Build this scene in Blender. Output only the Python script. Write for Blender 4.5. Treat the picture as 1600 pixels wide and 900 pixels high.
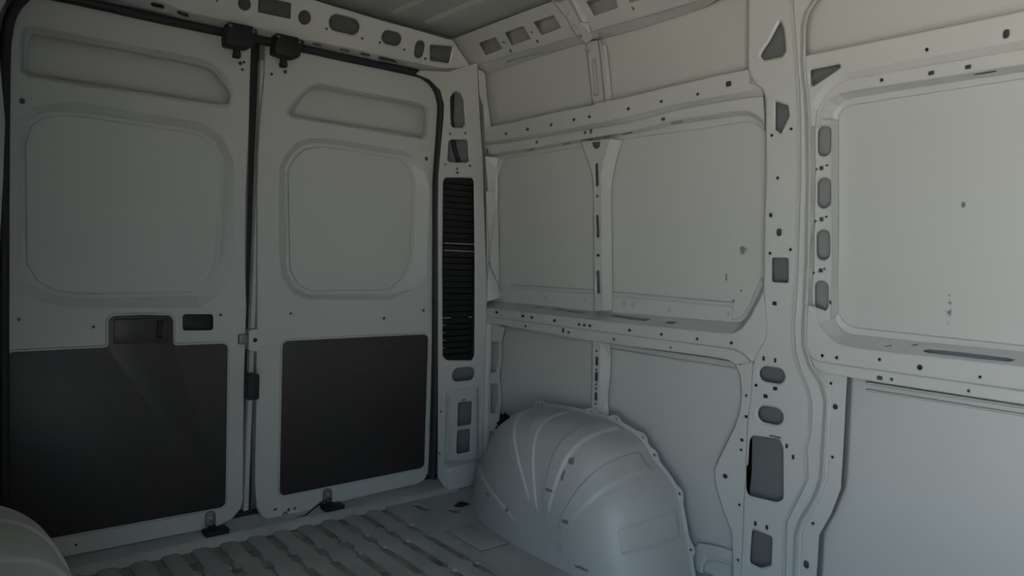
import bpy, bmesh, math, random
from mathutils import Vector, Matrix
from mathutils.geometry import delaunay_2d_cdt
random.seed(7)
for o in list(bpy.data.objects): bpy.data.objects.remove(o, do_unlink=True)
scene = bpy.context.scene
COL = scene.collection

# ------------------------------------------------------------------ camera
cam = bpy.data.objects.new('camera', bpy.data.cameras.new('camera'))
COL.objects.link(cam); scene.camera = cam
cam.data.sensor_width = 36.0
cam.data.lens = 36.0 * 1121.0 / 1600.0
cam.data.clip_start = 0.02
yaw, pitch, roll = math.radians(39.576), math.radians(-2.385), math.radians(1.967)
fw = Vector((math.sin(yaw)*math.cos(pitch), math.cos(yaw)*math.cos(pitch), math.sin(pitch)))
rt = Vector((math.cos(yaw), -math.sin(yaw), 0)); up = rt.cross(fw)
r2 = rt*math.cos(roll) + up*math.sin(roll); u2 = -rt*math.sin(roll) + up*math.cos(roll)
M = Matrix((( r2.x, u2.x, -fw.x, 0), (r2.y, u2.y, -fw.y, 0), (r2.z, u2.z, -fw.z, 1.07), (0, 0, 0, 1)))
cam.matrix_world = M

# ------------------------------------------------------------------ light
world = bpy.data.worlds.new('overcast_sky'); scene.world = world
world.use_nodes = True
bg = world.node_tree.nodes['Background']
bg.inputs['Color'].default_value = (0.58, 0.79, 1.0, 1)
bg.inputs['Strength'].default_value = 0.48
sun = bpy.data.objects.new('sun', bpy.data.lights.new('sun', 'SUN')); COL.objects.link(sun)
sun.data.energy = 7.6; sun.data.angle = math.radians(1.0); sun.data.color = (1.0, .95, .87)
sun.rotation_euler = Vector((-math.cos(math.radians(50))*.9, math.cos(math.radians(50))*.43, -math.sin(math.radians(50)))).to_track_quat('-Z', 'Y').to_euler()
vs = scene.view_settings
vs.view_transform = 'Standard'; vs.look = 'None'; vs.gamma = 1.0; vs.use_curve_mapping = False
vs.exposure = 2.98

# ------------------------------------------------------------------ measured tables (metres)
DATA = {'upper_rail_rear': {'t': 'strip',
                     's': 'S',
                     'extra': {},
                     'lines': [(0.01, [(2.6435, 1.6534), (2.6143, 1.6586), (2.0491, 1.6676), (1.9518, 1.668), (1.9448, 1.6718), (1.784, 1.6719), (1.5547, 1.6783), (1.3782, 1.6824), (1.2904, 1.6815)]),
                               (0.01, [(2.6479, 1.5965), (2.351, 1.592), (2.0277, 1.5931), (1.7865, 1.5993), (1.5562, 1.6128), (1.4032, 1.6147), (1.3001, 1.6161), (1.238, 1.62)]),
                               (0.034, [(2.6799, 1.5891), (2.3794, 1.5847), (2.0522, 1.5844), (1.8081, 1.5854), (1.5748, 1.6019), (1.415, 1.605), (1.3247, 1.6031), (1.2505, 1.599)]),
                               (0.034, [(2.6831, 1.5477), (2.6063, 1.5438), (2.382, 1.5429), (2.0502, 1.5493), (1.8092, 1.5524), (1.5756, 1.5675), (1.3768, 1.566), (1.3113, 1.5626), (1.2797, 1.5485), (1.2466, 1.519)]),
                               (0.055, [(2.7115, 1.5379), (2.6337, 1.5356), (2.4069, 1.5354), (2.0751, 1.5433), (1.828, 1.5455), (1.5919, 1.5573), (1.3693, 1.5582), (1.3178, 1.5526), (1.286, 1.5367), (1.2594, 1.5098)]),
                               (0.0615,
                                [(2.7215, 1.5187), (2.5723, 1.5182), (2.3434, 1.521), (2.0824, 1.5259), (1.8501, 1.5322), (1.5975, 1.5325), (1.5037, 1.5311), (1.3739, 1.5332), (1.3267, 1.5346), (1.2879, 1.518),
                                 (1.2634, 1.4953)])],
                     'holes': [('o', 0.01, 2.4894, 1.6165, 0.0102, 0.0066, 0), ('o', 0.01, 2.3451, 1.6194, 0.0095, 0.0064, 0), ('o', 0.01, 2.1964, 1.6212, 0.0088, 0.0061, 0),
                               ('o', 0.01, 2.0637, 1.6245, 0.0082, 0.0059, 0), ('o', 0.01, 1.9785, 1.6248, 0.0078, 0.0058, 0), ('o', 0.01, 1.7802, 1.6288, 0.007, 0.0055, 0),
                               ('o', 0.01, 1.6297, 1.6328, 0.0064, 0.0052, 0), ('o', 0.01, 1.4774, 1.6349, 0.0058, 0.005, 0), ('r', 0.01, 1.3597, 1.6491, 0.0094, 0.0079, 0),
                               ('o', 0.034, 2.3158, 1.5661, 0.0094, 0.0064, 0), ('o', 0.034, 2.0277, 1.5742, 0.0081, 0.0059, 0), ('c', 0.034, 1.9962, 1.5751, 0.0066, 0.0093, 0),
                               ('r', 0.034, 1.6419, 1.5779, 0.0084, 0.0053, 0), ('c', 0.03, 2.6575, 1.5595, 0.0077, 0.0115, 0),
                               ('q', [0.045, 0.0403, 0.0403, 0.045, 0.0498, 0.0498], 0, [(2.3951, 1.539), (2.3828, 1.5409), (2.3412, 1.5417), (2.3402, 1.5402), (2.3522, 1.5384), (2.394, 1.5375)], 0),
                               ('q', [0.045, 0.0403, 0.0403, 0.045, 0.0498, 0.0498], 0, [(2.1688, 1.5439), (2.1579, 1.5455), (2.1208, 1.5463), (2.1199, 1.545), (2.1307, 1.5434), (2.1679, 1.5426)], 0),
                               ('q', [0.045, 0.0403, 0.0403, 0.045, 0.0497, 0.0497], 0, [(2.0578, 1.5463), (2.0465, 1.5477), (2.0063, 1.5481), (2.0046, 1.5468), (2.0156, 1.5454), (2.0561, 1.545)], 0),
                               ('q', [0.045, 0.0403, 0.0403, 0.045, 0.0497, 0.0498], 0, [(1.9429, 1.5475), (1.9331, 1.549), (1.9003, 1.5494), (1.8995, 1.5479), (1.9091, 1.5464), (1.9421, 1.5461)], 0),
                               ('q', [0.045, 0.0403, 0.0403, 0.045, 0.0498, 0.0497], 0, [(1.8444, 1.5485), (1.8337, 1.5501), (1.7931, 1.5517), (1.7909, 1.5504), (1.8014, 1.5484), (1.8422, 1.5471)], 0),
                               ('q', [0.045, 0.0403, 0.0403, 0.045, 0.0497, 0.0498], 0, [(1.6174, 1.5603), (1.6069, 1.5629), (1.5653, 1.5644), (1.5625, 1.5622), (1.5726, 1.5599), (1.6144, 1.5585)], 0)]},
 'upper_rail_front': {'t': 'strip',
                      's': 'S',
                      'extra': {},
                      'lines': [(0.006, [(0.289, 1.6876), (0.5634, 1.6856), (0.816, 1.6855), (1.0292, 1.6859), (1.0918, 1.6864), (1.1006, 1.6808), (1.1016, 1.663), (1.0996, 1.6265), (1.0918, 1.5709), (1.0878, 1.4829)]),
                                (0.008, [(0.2866, 1.6237), (0.5622, 1.6202), (0.8159, 1.6198), (0.9698, 1.6189), (1.0022, 1.6158), (1.0354, 1.6002), (1.0638, 1.5742), (1.0792, 1.5422), (1.083, 1.4826)]),
                                (0.022, [(0.2878, 1.6083), (0.5654, 1.6032), (0.8212, 1.6031), (0.9763, 1.6026), (1.0053, 1.596), (1.0349, 1.5794), (1.0576, 1.554), (1.071, 1.5287), (1.0767, 1.4838)]),
                                (0.022, [(0.2862, 1.5698), (0.5645, 1.5675), (0.8206, 1.5678), (0.9636, 1.5684), (1.0088, 1.5657), (1.0386, 1.5549), (1.0575, 1.5305), (1.0651, 1.4825)]),
                                (0.053, [(0.2899, 1.563), (0.5726, 1.56), (0.8328, 1.5603), (0.9743, 1.5586), (0.9998, 1.5552), (1.0238, 1.5416), (1.0388, 1.5229), (1.0425, 1.4842)]),
                                (0.0615, [(0.2904, 1.5479), (0.5744, 1.5432), (0.8358, 1.5405), (0.9128, 1.5406), (0.9336, 1.5383), (0.9891, 1.5399), (1.0121, 1.5347), (1.0265, 1.5169), (1.0277, 1.4837)])],
                      'holes': [('p', 0.007, 0.004, [(1.0846, 1.6439), (1.0019, 1.6452), (0.9973, 1.6356), (1.0768, 1.5977), (1.0845, 1.6025)], 0.004), ('o', 0.007, 0.7725, 1.6394, 0.0043, 0.0047, 0),
                                ('c', 0.007, 0.5983, 1.6414, 0.0065, 0.0103, 0), ('o', 0.022, 0.8903, 1.5859, 0.0047, 0.005, 0), ('r', 0.022, 0.7665, 1.5831, 0.0068, 0.0048, 0),
                                ('r', 0.022, 0.6823, 1.5833, 0.0064, 0.0046, 0),
                                ('q', [0.0344, 0.0297, 0.0298, 0.0344, 0.039, 0.039], 0, [(0.6753, 1.5647), (0.6673, 1.5658), (0.6265, 1.5657), (0.6216, 1.5646), (0.6292, 1.5635), (0.6702, 1.5636)], 0)]},
 'main_pillar': {'t': 'strip',
                 's': 'S',
                 'extra': {},
                 'lines': [(0.006,
                            [(1.2853, 1.9622), (1.2879, 1.687), (1.2814, 1.6609), (1.2794, 1.6354), (1.2617, 1.6307), (1.2421, 1.6161), (1.2314, 1.5954), (1.2273, 1.5719), (1.2286, 1.3561), (1.2365, 1.1436),
                             (1.2397, 0.9989), (1.2317, 0.9185), (1.2275, 0.8824), (1.2276, 0.8439), (1.2586, 0.7913), (1.2678, 0.7509), (1.2693, 0.6929), (1.2694, 0.6515), (1.2782, 0.5584), (1.2744, 0.4006),
                             (1.2768, 0.316), (1.2747, 0.2325), (1.2759, 0.08), (1.275, 0.0209)]),
                           (0,
                            [(1.276, 1.9581), (1.2785, 1.6842), (1.2721, 1.6582), (1.2701, 1.6329), (1.2525, 1.6282), (1.2331, 1.6137), (1.2224, 1.593), (1.2183, 1.5697), (1.2196, 1.3549), (1.2274, 1.1434),
                             (1.2305, 0.9994), (1.2225, 0.9194), (1.2184, 0.8835), (1.2185, 0.8451), (1.2493, 0.7928), (1.2585, 0.7527), (1.2599, 0.6949), (1.26, 0.6537), (1.2688, 0.5611), (1.2649, 0.404),
                             (1.2674, 0.3198), (1.2652, 0.2367), (1.2664, 0.085), (1.2655, 0.0262)]),
                           (0,
                            [(1.1435, 1.9223), (1.1417, 1.8215), (1.1358, 1.7534), (1.128, 1.6539), (1.1221, 1.5762), (1.1202, 1.5172), (1.1203, 1.3333), (1.1267, 1.144), (1.1331, 0.9893), (1.138, 0.8853),
                             (1.1289, 0.8138), (1.1107, 0.7634), (1.0787, 0.7004), (1.0687, 0.6635), (1.0681, 0.5786), (1.0776, 0.5299), (1.0687, 0.4387), (1.0976, 0.3681), (1.1309, 0.2867), (1.1262, 0.1199),
                             (1.1241, 0.0805)]),
                           (0.014,
                            [(1.1413, 1.9254), (1.1395, 1.8243), (1.1336, 1.756), (1.1257, 1.6561), (1.1198, 1.5782), (1.1178, 1.519), (1.1179, 1.3344), (1.1241, 1.1445), (1.1305, 0.9893), (1.1353, 0.885),
                             (1.1262, 0.8133), (1.108, 0.7628), (1.0761, 0.6995), (1.066, 0.6625), (1.0655, 0.5773), (1.0749, 0.5285), (1.066, 0.437), (1.0949, 0.3663), (1.1282, 0.2846), (1.1234, 0.1173),
                             (1.1213, 0.0778)]),
                           (0.014,
                            [(1.0544, 1.8845), (1.0827, 1.8392), (1.1079, 1.8115), (1.1177, 1.776), (1.1187, 1.6949), (1.1158, 1.6307), (1.1079, 1.5746), (1.1039, 1.5098), (1.1019, 1.3334), (1.1058, 1.1064),
                             (1.1119, 0.971), (1.113, 0.8931), (1.1098, 0.8348), (1.0862, 0.7756), (1.0477, 0.7273), (1.0312, 0.6764), (1.0321, 0.5844), (1.0325, 0.4458), (1.0527, 0.3782), (1.0895, 0.3046),
                             (1.1033, 0.2526), (1.1006, 0.1258), (1.0985, 0.0866)]),
                           (0,
                            [(1.0379, 1.8765), (1.0658, 1.8316), (1.0906, 1.8042), (1.1003, 1.7691), (1.1013, 1.6888), (1.0983, 1.6252), (1.0905, 1.5697), (1.0866, 1.5056), (1.0845, 1.331), (1.0883, 1.1064),
                             (1.0942, 0.9724), (1.0953, 0.8952), (1.0922, 0.8376), (1.0689, 0.7789), (1.0309, 0.7311), (1.0146, 0.6808), (1.0155, 0.5897), (1.0158, 0.4525), (1.0358, 0.3857), (1.072, 0.3128),
                             (1.0856, 0.2614), (1.083, 0.1359), (1.0809, 0.0971)]),
                           (0,
                            [(1.0324, 1.875), (1.0601, 1.8302), (1.0848, 1.8028), (1.0945, 1.7678), (1.0954, 1.6877), (1.0925, 1.6242), (1.0847, 1.5688), (1.0807, 1.5049), (1.0786, 1.3307), (1.0823, 1.1065),
                             (1.0882, 0.9728), (1.0893, 0.8958), (1.0862, 0.8383), (1.063, 0.7797), (1.0251, 0.732), (1.0089, 0.6818), (1.0098, 0.5909), (1.0101, 0.4541), (1.03, 0.3874), (1.066, 0.3147),
                             (1.0796, 0.2634), (1.0769, 0.1382), (1.0748, 0.0995)])],
                 'holes': [('p', 0, 0.004, [(1.1763, 1.7986), (1.1661, 1.7689), (1.1602, 1.7092), (1.1711, 1.6975), (1.2299, 1.6975), (1.2421, 1.7099), (1.2356, 1.7238), (1.2126, 1.7473)], 0.006),
                           ('p', 0, 0.004, [(1.1882, 1.5678), (1.1525, 1.5511), (1.1485, 1.5208), (1.1754, 1.4734), (1.1922, 1.4853), (1.1918, 1.5659)], 0.004), ('r', 0, 1.177, 1.0615, 0.0274, 0.0384, 0),
                           ('c', 0, 1.196, 0.7332, 0.0427, 0.0239, 0.005), ('c', 0, 1.1949, 0.6064, 0.0428, 0.026, 0.005),
                           ('p', 0, 0.008,
                            [(1.25, 0.5319), (1.1574, 0.5397), (1.1433, 0.5149), (1.1348, 0.3576), (1.1553, 0.3416), (1.2532, 0.3364), (1.2645, 0.354), (1.2685, 0.4281), (1.2608, 0.4342), (1.2604, 0.5131)], 0),
                           ('p', 0, 0.006, [(1.2337, 0.23), (1.1731, 0.228), (1.1685, 0.2234), (1.1672, 0.1384), (1.2026, 0.1171), (1.2369, 0.1197), (1.2408, 0.1277), (1.239, 0.2221)], 0.005),
                           ('c', 0, 1.2084, 1.2298, 0.0056, 0.007, 0), ('c', 0, 1.1808, 1.1768, 0.0085, 0.0117, 0), ('o', 0, 1.2035, 1.4698, 0.0049, 0.0046, 0), ('o', 0, 1.1404, 1.4817, 0.0047, 0.0045, 0),
                           ('o', 0, 1.1844, 1.3411, 0.0049, 0.0046, 0), ('o', 0, 1.2112, 1.1127, 0.005, 0.0048, 0), ('o', 0, 1.1432, 1.1246, 0.0048, 0.0047, 0), ('o', 0, 1.2473, 0.6928, 0.0052, 0.0049, 0),
                           ('r', 0, 1.1968, 0.9575, 0.0069, 0.0056, 0), ('r', 0, 1.1808, 0.6934, 0.0069, 0.0056, 0), ('r', 0, 1.2121, 0.664, 0.007, 0.0056, 0), ('r', 0, 1.2251, 0.7816, 0.004, 0.0068, 0),
                           ('r', 0, 1.1855, 0.7808, 0.0039, 0.0068, 0), ('r', 0, 1.1106, 0.4948, 0.0037, 0.0066, 0), ('r', 0, 1.2258, 0.2532, 0.004, 0.0069, 0), ('r', 0, 1.1855, 0.2535, 0.0039, 0.0068, 0),
                           ('r', 0, 1.1331, 0.5232, 0.0037, 0.0067, 0), ('r', 0, 1.1727, 0.5438, 0.0191, 0.0024, 0)]},
 'pillar_flange': {'t': 'strip',
                   's': 'S',
                   'extra': {},
                   'lines': [(0.001, [(1.0655, 0.7793), (1.0275, 0.7315), (1.0113, 0.6813), (1.0122, 0.5903), (1.0125, 0.4533), (1.0324, 0.3865), (1.0685, 0.3137), (1.0821, 0.2623), (1.0795, 0.137), (1.0774, 0.0982)]),
                             (0.008, [(1.0573, 0.78), (1.0195, 0.7322), (1.0033, 0.682), (1.0042, 0.591), (1.0045, 0.4542), (1.0243, 0.3875), (1.0602, 0.3148), (1.0737, 0.2635), (1.071, 0.1383), (1.0689, 0.0995)]),
                             (0.008, [(0.962, 0.7858), (0.9635, 0.7633), (0.9631, 0.5324), (0.9635, 0.4349), (0.9893, 0.3518), (1.0205, 0.2807), (1.0217, 0.1565), (1.0215, 0.1177)])],
                   'holes': [('o', 0.008, 1.0101, 0.7356, 0.0044, 0.0045, 0), ('o', 0.008, 0.9937, 0.5214, 0.0043, 0.0045, 0), ('o', 0.008, 1.0418, 0.3088, 0.0045, 0.0046, 0),
                             ('o', 0.008, 0.9931, 0.6697, 0.0075, 0.0082, 0), ('c', 0.008, 1.0557, 0.1793, 0.0085, 0.0119, 0)]},
 'front_column': {'t': 'strip',
                  's': 'S',
                  'extra': {},
                  'lines': [(0.001, [(1.0851, 1.5038), (1.083, 1.331), (1.0868, 1.1064), (1.0928, 0.9725), (1.0918, 0.8955)]),
                            (0.002, [(1.0818, 1.5035), (1.0796, 1.3309), (1.0834, 1.1065), (1.0893, 0.9727), (1.0883, 0.8958)]),
                            (0.026, [(1.0808, 1.5069), (1.0785, 1.3331), (1.0821, 1.1072), (1.0879, 0.9725), (1.0869, 0.8951)]),
                            (0.026, [(1.031, 1.5007), (1.0284, 1.33), (1.0274, 1.1083), (1.0289, 1.0049), (1.029, 0.9196)]),
                            (0.0615, [(1.0268, 1.5017), (1.026, 1.3333), (1.0258, 1.1093), (1.0262, 1.005), (1.0243, 0.9382)])],
                  'holes': [('c', 0.026, 1.0526, 1.4416, 0.0196, 0.043, 0.0028), ('c', 0.026, 1.0531, 1.2917, 0.0198, 0.0436, 0.0028), ('c', 0.026, 1.0554, 1.1409, 0.0199, 0.0443, 0.0028),
                            ('c', 0.026, 1.0601, 0.989, 0.0202, 0.045, 0.0028), ('r', 0.026, 1.0601, 1.3643, 0.0058, 0.0055, 0), ('r', 0.026, 1.0597, 1.2158, 0.0058, 0.0056, 0),
                            ('r', 0.026, 1.0622, 1.0649, 0.0059, 0.0057, 0), ('o', 0.026, 1.0756, 1.3617, 0.0033, 0.0033, 0), ('o', 0.026, 1.0437, 1.3704, 0.0032, 0.0033, 0),
                            ('o', 0.026, 1.0783, 1.2105, 0.0034, 0.0034, 0), ('o', 0.026, 1.0452, 1.2229, 0.0033, 0.0033, 0), ('o', 0.026, 1.083, 1.0566, 0.0034, 0.0034, 0),
                            ('o', 0.026, 1.0505, 1.071, 0.0033, 0.0034, 0), ('o', 0.026, 1.071, 1.4874, 0.0033, 0.0033, 0), ('c', 0.026, 1.0327, 0.9725, 0.0035, 0.0061, 0)]},
 'waist_rail_front': {'t': 'strip',
                      's': 'S',
                      'extra': {2: (0.002, [(1.0873, 0.9613), (1.0894, 0.915), (1.0903, 0.8763), (1.0872, 0.8381), (1.08, 0.8158)])},
                      'lines': [(0.0615, [(0.2628, 0.8933), (0.5553, 0.8969), (0.9729, 0.9016), (0.994, 0.9085), (1.0119, 0.9221), (1.0224, 0.9383), (1.0269, 0.961)]),
                                (0.056, [(0.2613, 0.88), (0.553, 0.8815), (0.8466, 0.8802), (0.9805, 0.8807), (1.0075, 0.8903), (1.0238, 0.9078), (1.0352, 0.9374)]),
                                (0.004, [(0.253, 0.8497), (0.5375, 0.8507), (0.6757, 0.8496), (0.8236, 0.8477), (0.9488, 0.8486), (0.9917, 0.8547), (1.0313, 0.8804), (1.0543, 0.9085), (1.0644, 0.9553)]),
                                (0.0, [(0.2491, 0.7869), (0.5333, 0.7942), (0.8275, 0.7949), (0.9495, 0.7955), (1.0481, 0.7971), (1.0726, 0.8092)]),
                                (-0.003, [(0.2486, 0.7853), (0.5324, 0.7923), (0.8261, 0.7927), (0.948, 0.7931), (1.0464, 0.7946), (1.0708, 0.8067)]),
                                (-0.003, [(0.2471, 0.7578), (0.5307, 0.7608), (0.8244, 0.7614), (0.9464, 0.7631), (0.9722, 0.7638), (1.0215, 0.765), (1.0573, 0.7769)])],
                      'holes': [('o', 0.002, 1.0376, 0.8143, 0.0046, 0.0047, 0), ('o', 0.002, 0.9942, 0.8142, 0.0045, 0.0047, 0), ('o', 0.002, 0.8739, 0.8242, 0.0041, 0.0045, 0),
                                ('o', 0.002, 0.6284, 0.8124, 0.0034, 0.004, 0), ('o', 0.002, 0.7693, 0.8169, 0.0069, 0.0075, 0), ('r', -0.003, 0.8683, 0.774, 0.0071, 0.0053, 0),
                                ('o', -0.003, 0.8368, 0.7747, 0.0043, 0.0048, 0), ('o', -0.003, 0.6504, 0.7742, 0.0037, 0.0044, 0),
                                ('q', [0.0227, 0.0322, 0.0335, 0.0327, 0.0309, 0.0255, 0.0167, 0.0152, 0.0168, 0.0178], 0,
                                 [(0.7732, 0.8598), (0.7627, 0.8657), (0.7166, 0.8669), (0.6424, 0.8669), (0.579, 0.8662), (0.5625, 0.8631), (0.5705, 0.8579), (0.6363, 0.8565), (0.7103, 0.8568), (0.7569, 0.8569)], 0),
                                ('q', [0.0266, 0.0316, 0.0285, 0.0235], 0, [(0.8727, 0.8618), (0.8595, 0.8648), (0.8547, 0.8629), (0.8678, 0.8598)], 0),
                                ('q', [0.0415, 0.0475, 0.0439, 0.0383], 0, [(0.8069, 0.8711), (0.7947, 0.875), (0.7916, 0.8728), (0.8039, 0.8692)], 0)]},
 'waist_rail_rear': {'t': 'strip',
                     's': 'S',
                     'extra': {2: (0.002, [(1.2226, 0.9193), (1.2183, 0.8794), (1.2206, 0.8408), (1.2472, 0.795), (1.2617, 0.7685)])},
                     'lines': [(0.064, [(2.765, 0.8801), (2.0381, 0.8841), (1.3817, 0.8927), (1.36, 0.8989), (1.3461, 0.9108), (1.324, 0.9455), (1.2792, 1.0382)]),
                               (0.06, [(2.7587, 0.8619), (2.0333, 0.8663), (1.3808, 0.8789), (1.3494, 0.8849), (1.331, 0.9004), (1.3093, 0.9381), (1.2724, 1.0095)]),
                               (0.002, [(2.681, 0.8315), (2.5648, 0.8344), (1.9896, 0.8365), (1.3994, 0.8447), (1.3386, 0.8488), (1.3064, 0.8688), (1.2848, 0.8997), (1.2351, 0.9911)]),
                               (0, [(2.6764, 0.7956), (2.0869, 0.7953), (1.6199, 0.7978), (1.3322, 0.7992), (1.2961, 0.7869), (1.2694, 0.7656)]),
                               (-0.003, [(2.6723, 0.7924), (2.0837, 0.7926), (1.6174, 0.7955), (1.3301, 0.7971), (1.294, 0.7849), (1.2675, 0.7636)]),
                               (-0.003, [(2.6707, 0.763), (2.55, 0.7634), (1.9697, 0.7535), (1.3842, 0.7632), (1.3448, 0.7588), (1.3203, 0.7485)])],
                     'holes': [('o', 0.001, 2.5864, 0.8179, 0.0104, 0.0068, 0), ('o', 0.001, 2.4007, 0.8164, 0.0095, 0.0065, 0), ('o', 0.001, 2.3401, 0.8154, 0.0093, 0.0064, 0),
                               ('o', 0.001, 2.1947, 0.8152, 0.0086, 0.0062, 0), ('o', 0.001, 2.0493, 0.8119, 0.008, 0.006, 0), ('o', 0.001, 2.0204, 0.812, 0.0078, 0.0059, 0),
                               ('o', 0.001, 1.9887, 0.8124, 0.0077, 0.0059, 0), ('o', 0.001, 1.7824, 0.8151, 0.0069, 0.0055, 0), ('o', 0.001, 1.6317, 0.8152, 0.0063, 0.0053, 0),
                               ('o', 0.001, 1.4791, 0.8159, 0.0057, 0.0051, 0), ('o', 0.001, 1.3448, 0.8172, 0.0053, 0.0048, 0), ('o', -0.003, 2.3751, 0.7742, 0.0077, 0.0053, 0),
                               ('o', -0.003, 2.1052, 0.7752, 0.0067, 0.0049, 0), ('o', -0.003, 1.8553, 0.7729, 0.0059, 0.0046, 0), ('o', -0.003, 1.5856, 0.7736, 0.005, 0.0043, 0),
                               ('c', -0.003, 2.1369, 0.7799, 0.0065, 0.01, 0), ('q', [0.0477, 0.0537, 0.0499, 0.034], 0, [(2.2651, 0.8585), (2.2195, 0.8618), (2.0558, 0.8608), (2.0836, 0.8523)], 0),
                               ('q', [0.0381, 0.0484, 0.0434, 0.026], 0, [(1.9245, 0.8564), (1.9005, 0.8624), (1.7176, 0.8629), (1.7268, 0.8531)], 0),
                               ('q', [0.0286, 0.0401, 0.0389, 0.0238], 0, [(1.643, 0.8559), (1.6293, 0.8626), (1.5914, 0.8626), (1.6046, 0.8538)], 0),
                               ('q', [0.0416, 0.0528, 0.0534, 0.0423], 0, [(2.3707, 0.8548), (2.3624, 0.8606), (2.3293, 0.8611), (2.3334, 0.8553)], 0)]},
 'lower_frame': {'t': 'strip',
                 's': 'S',
                 'extra': {},
                 'lines': [(0.058,
                            [(1.3674, 0.7465), (1.3431, 0.7026), (1.3348, 0.6395), (1.3371, 0.5918), (1.3512, 0.5372), (1.4003, 0.4303), (1.4253, 0.3711), (1.4199, 0.319), (1.385, 0.24), (1.3463, 0.1727),
                             (1.3345, 0.0454), (1.3313, -0.0148)]),
                           (0.004,
                            [(1.33, 0.7551), (1.3063, 0.7123), (1.2983, 0.6509), (1.3005, 0.6045), (1.3142, 0.5514), (1.362, 0.4473), (1.3863, 0.3896), (1.381, 0.3389), (1.3471, 0.262), (1.3095, 0.1965), (1.298, 0.0725),
                             (1.2948, 0.0139)]),
                           (0.004, [(1.2654, 0.772), (1.2635, 0.694), (1.2658, 0.6523), (1.2747, 0.5594), (1.2685, 0.4024), (1.2733, 0.3174), (1.2711, 0.234), (1.2723, 0.0818), (1.2715, 0.0228)])],
                 'holes': [('o', 0.004, 1.3119, 0.7534, 0.0047, 0.0044, 0), ('o', 0.004, 1.283, 0.6535, 0.0046, 0.0043, 0), ('o', 0.004, 1.2911, 0.4743, 0.0046, 0.0044, 0),
                           ('o', 0.004, 1.2885, 0.2941, 0.0047, 0.0044, 0), ('o', 0.004, 1.2835, 0.1138, 0.0046, 0.0044, 0), ('r', 0.004, 1.2784, 0.5857, 0.006, 0.0045, 0), ('r', 0.004, 1.2905, 0.5068, 0.006, 0.0046, 0),
                           ('o', 0.004, 1.3457, 0.374, 0.0087, 0.008, 0)]},
 'window_side_frame': {'t': 'strip',
                       's': 'S',
                       'extra': {},
                       'lines': [(0, [(2.635, 1.5309), (2.6426, 1.3695), (2.6645, 0.9561), (2.6601, 0.8602)]),
                                 (0.05, [(2.6041, 1.5282), (2.6196, 1.4774), (2.6282, 1.4256), (2.6296, 1.3731), (2.6527, 0.9569), (2.6372, 0.8792)]),
                                 (0.0585, [(2.564, 1.5172), (2.6049, 1.4685), (2.6222, 1.4261), (2.6236, 1.3735), (2.6458, 0.9301), (2.6053, 0.8932)])],
                       'holes': [('o', 0.008, 2.641, 1.4123, 0.0072, 0.0046, 0), ('o', 0.008, 2.6426, 1.3789, 0.0072, 0.0046, 0), ('o', 0.008, 2.6488, 1.0732, 0.0073, 0.0047, 0),
                                 ('o', 0.008, 2.6513, 1.0404, 0.0073, 0.0047, 0)]},
 'lower_side_frame': {'t': 'strip',
                      's': 'S',
                      'extra': {},
                      'lines': [(0.0, [(2.6605, 0.7759), (2.659, 0.4737), (2.6565, 0.0565)]), (0.022, [(2.6521, 0.776), (2.6505, 0.4732), (2.6478, 0.0551)]),
                                (0.022, [(2.5476, 0.7499), (2.5694, 0.6736), (2.5601, 0.6064), (2.5805, 0.544), (2.5712, 0.4857), (2.5554, 0.4138), (2.5671, 0.322), (2.5757, 0.2151), (2.6037, 0.1058)])],
                      'holes': [('p', 0.022, 0.003, [(2.6464, 0.6708), (2.5934, 0.6768), (2.5938, 0.596), (2.6075, 0.5371), (2.6438, 0.5319)], 0.003),
                                ('p', 0.022, 0.003, [(2.6433, 0.4758), (2.5902, 0.4842), (2.5857, 0.401), (2.6012, 0.3756), (2.602, 0.3453), (2.6381, 0.3354)], 0.003),
                                ('p', 0.022, 0.003, [(2.641, 0.2507), (2.595, 0.2604), (2.5945, 0.1608), (2.6143, 0.1215), (2.638, 0.1035)], 0.003)]},
 'upper_side_frame': {'t': 'strip',
                      's': 'S',
                      'extra': {},
                      'lines': [(0, [(2.6576, 1.9207), (2.6573, 1.8019), (2.6312, 1.6421)]), (0.027, [(2.6552, 1.9141), (2.6516, 1.8055), (2.6272, 1.6539)]),
                                (0.036, [(2.6534, 1.9041), (2.6488, 1.8066), (2.624, 1.6605)])],
                      'holes': [('c', 0.012, 2.6551, 1.7238, 0.0086, 0.0368, 0)]},
 'window_post': {'t': 'strip',
                 's': 'S',
                 'extra': {},
                 'lines': [(0.058, [(2.0779, 1.5477), (2.0451, 1.4767), (2.0208, 1.4147), (2.0172, 1.3441), (2.0227, 1.0898), (2.0242, 0.867)]),
                           (0.006, [(2.0228, 1.5355), (1.9909, 1.4664), (1.9673, 1.4059), (1.9637, 1.3371), (1.9691, 1.0893), (1.9708, 0.8723)]),
                           (0.006, [(1.8708, 1.5295), (1.9082, 1.4547), (1.9242, 1.3885), (1.9247, 1.3352), (1.9313, 1.0901), (1.9297, 0.8781)]),
                           (0.058, [(1.8535, 1.5297), (1.8868, 1.4587), (1.9091, 1.3925), (1.9177, 1.3393), (1.9238, 1.0917), (1.9235, 0.8775)])],
                 'holes': [('p', 0.006, 0.004, [(1.9641, 1.5272), (1.9203, 1.5251), (1.9245, 1.504), (1.9449, 1.4987), (1.9597, 1.5098)], 0), ('c', 0.006, 1.9432, 1.4018, 0.0074, 0.0437, 0),
                           ('c', 0.006, 1.9477, 1.205, 0.0075, 0.0445, 0), ('c', 0.006, 1.9539, 0.9883, 0.0076, 0.0454, 0), ('o', 0.006, 1.9456, 1.3201, 0.0068, 0.0051, 0),
                           ('o', 0.006, 1.95, 1.0922, 0.0069, 0.0052, 0)]},
 'lower_post': {'t': 'strip',
                's': 'S',
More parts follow.
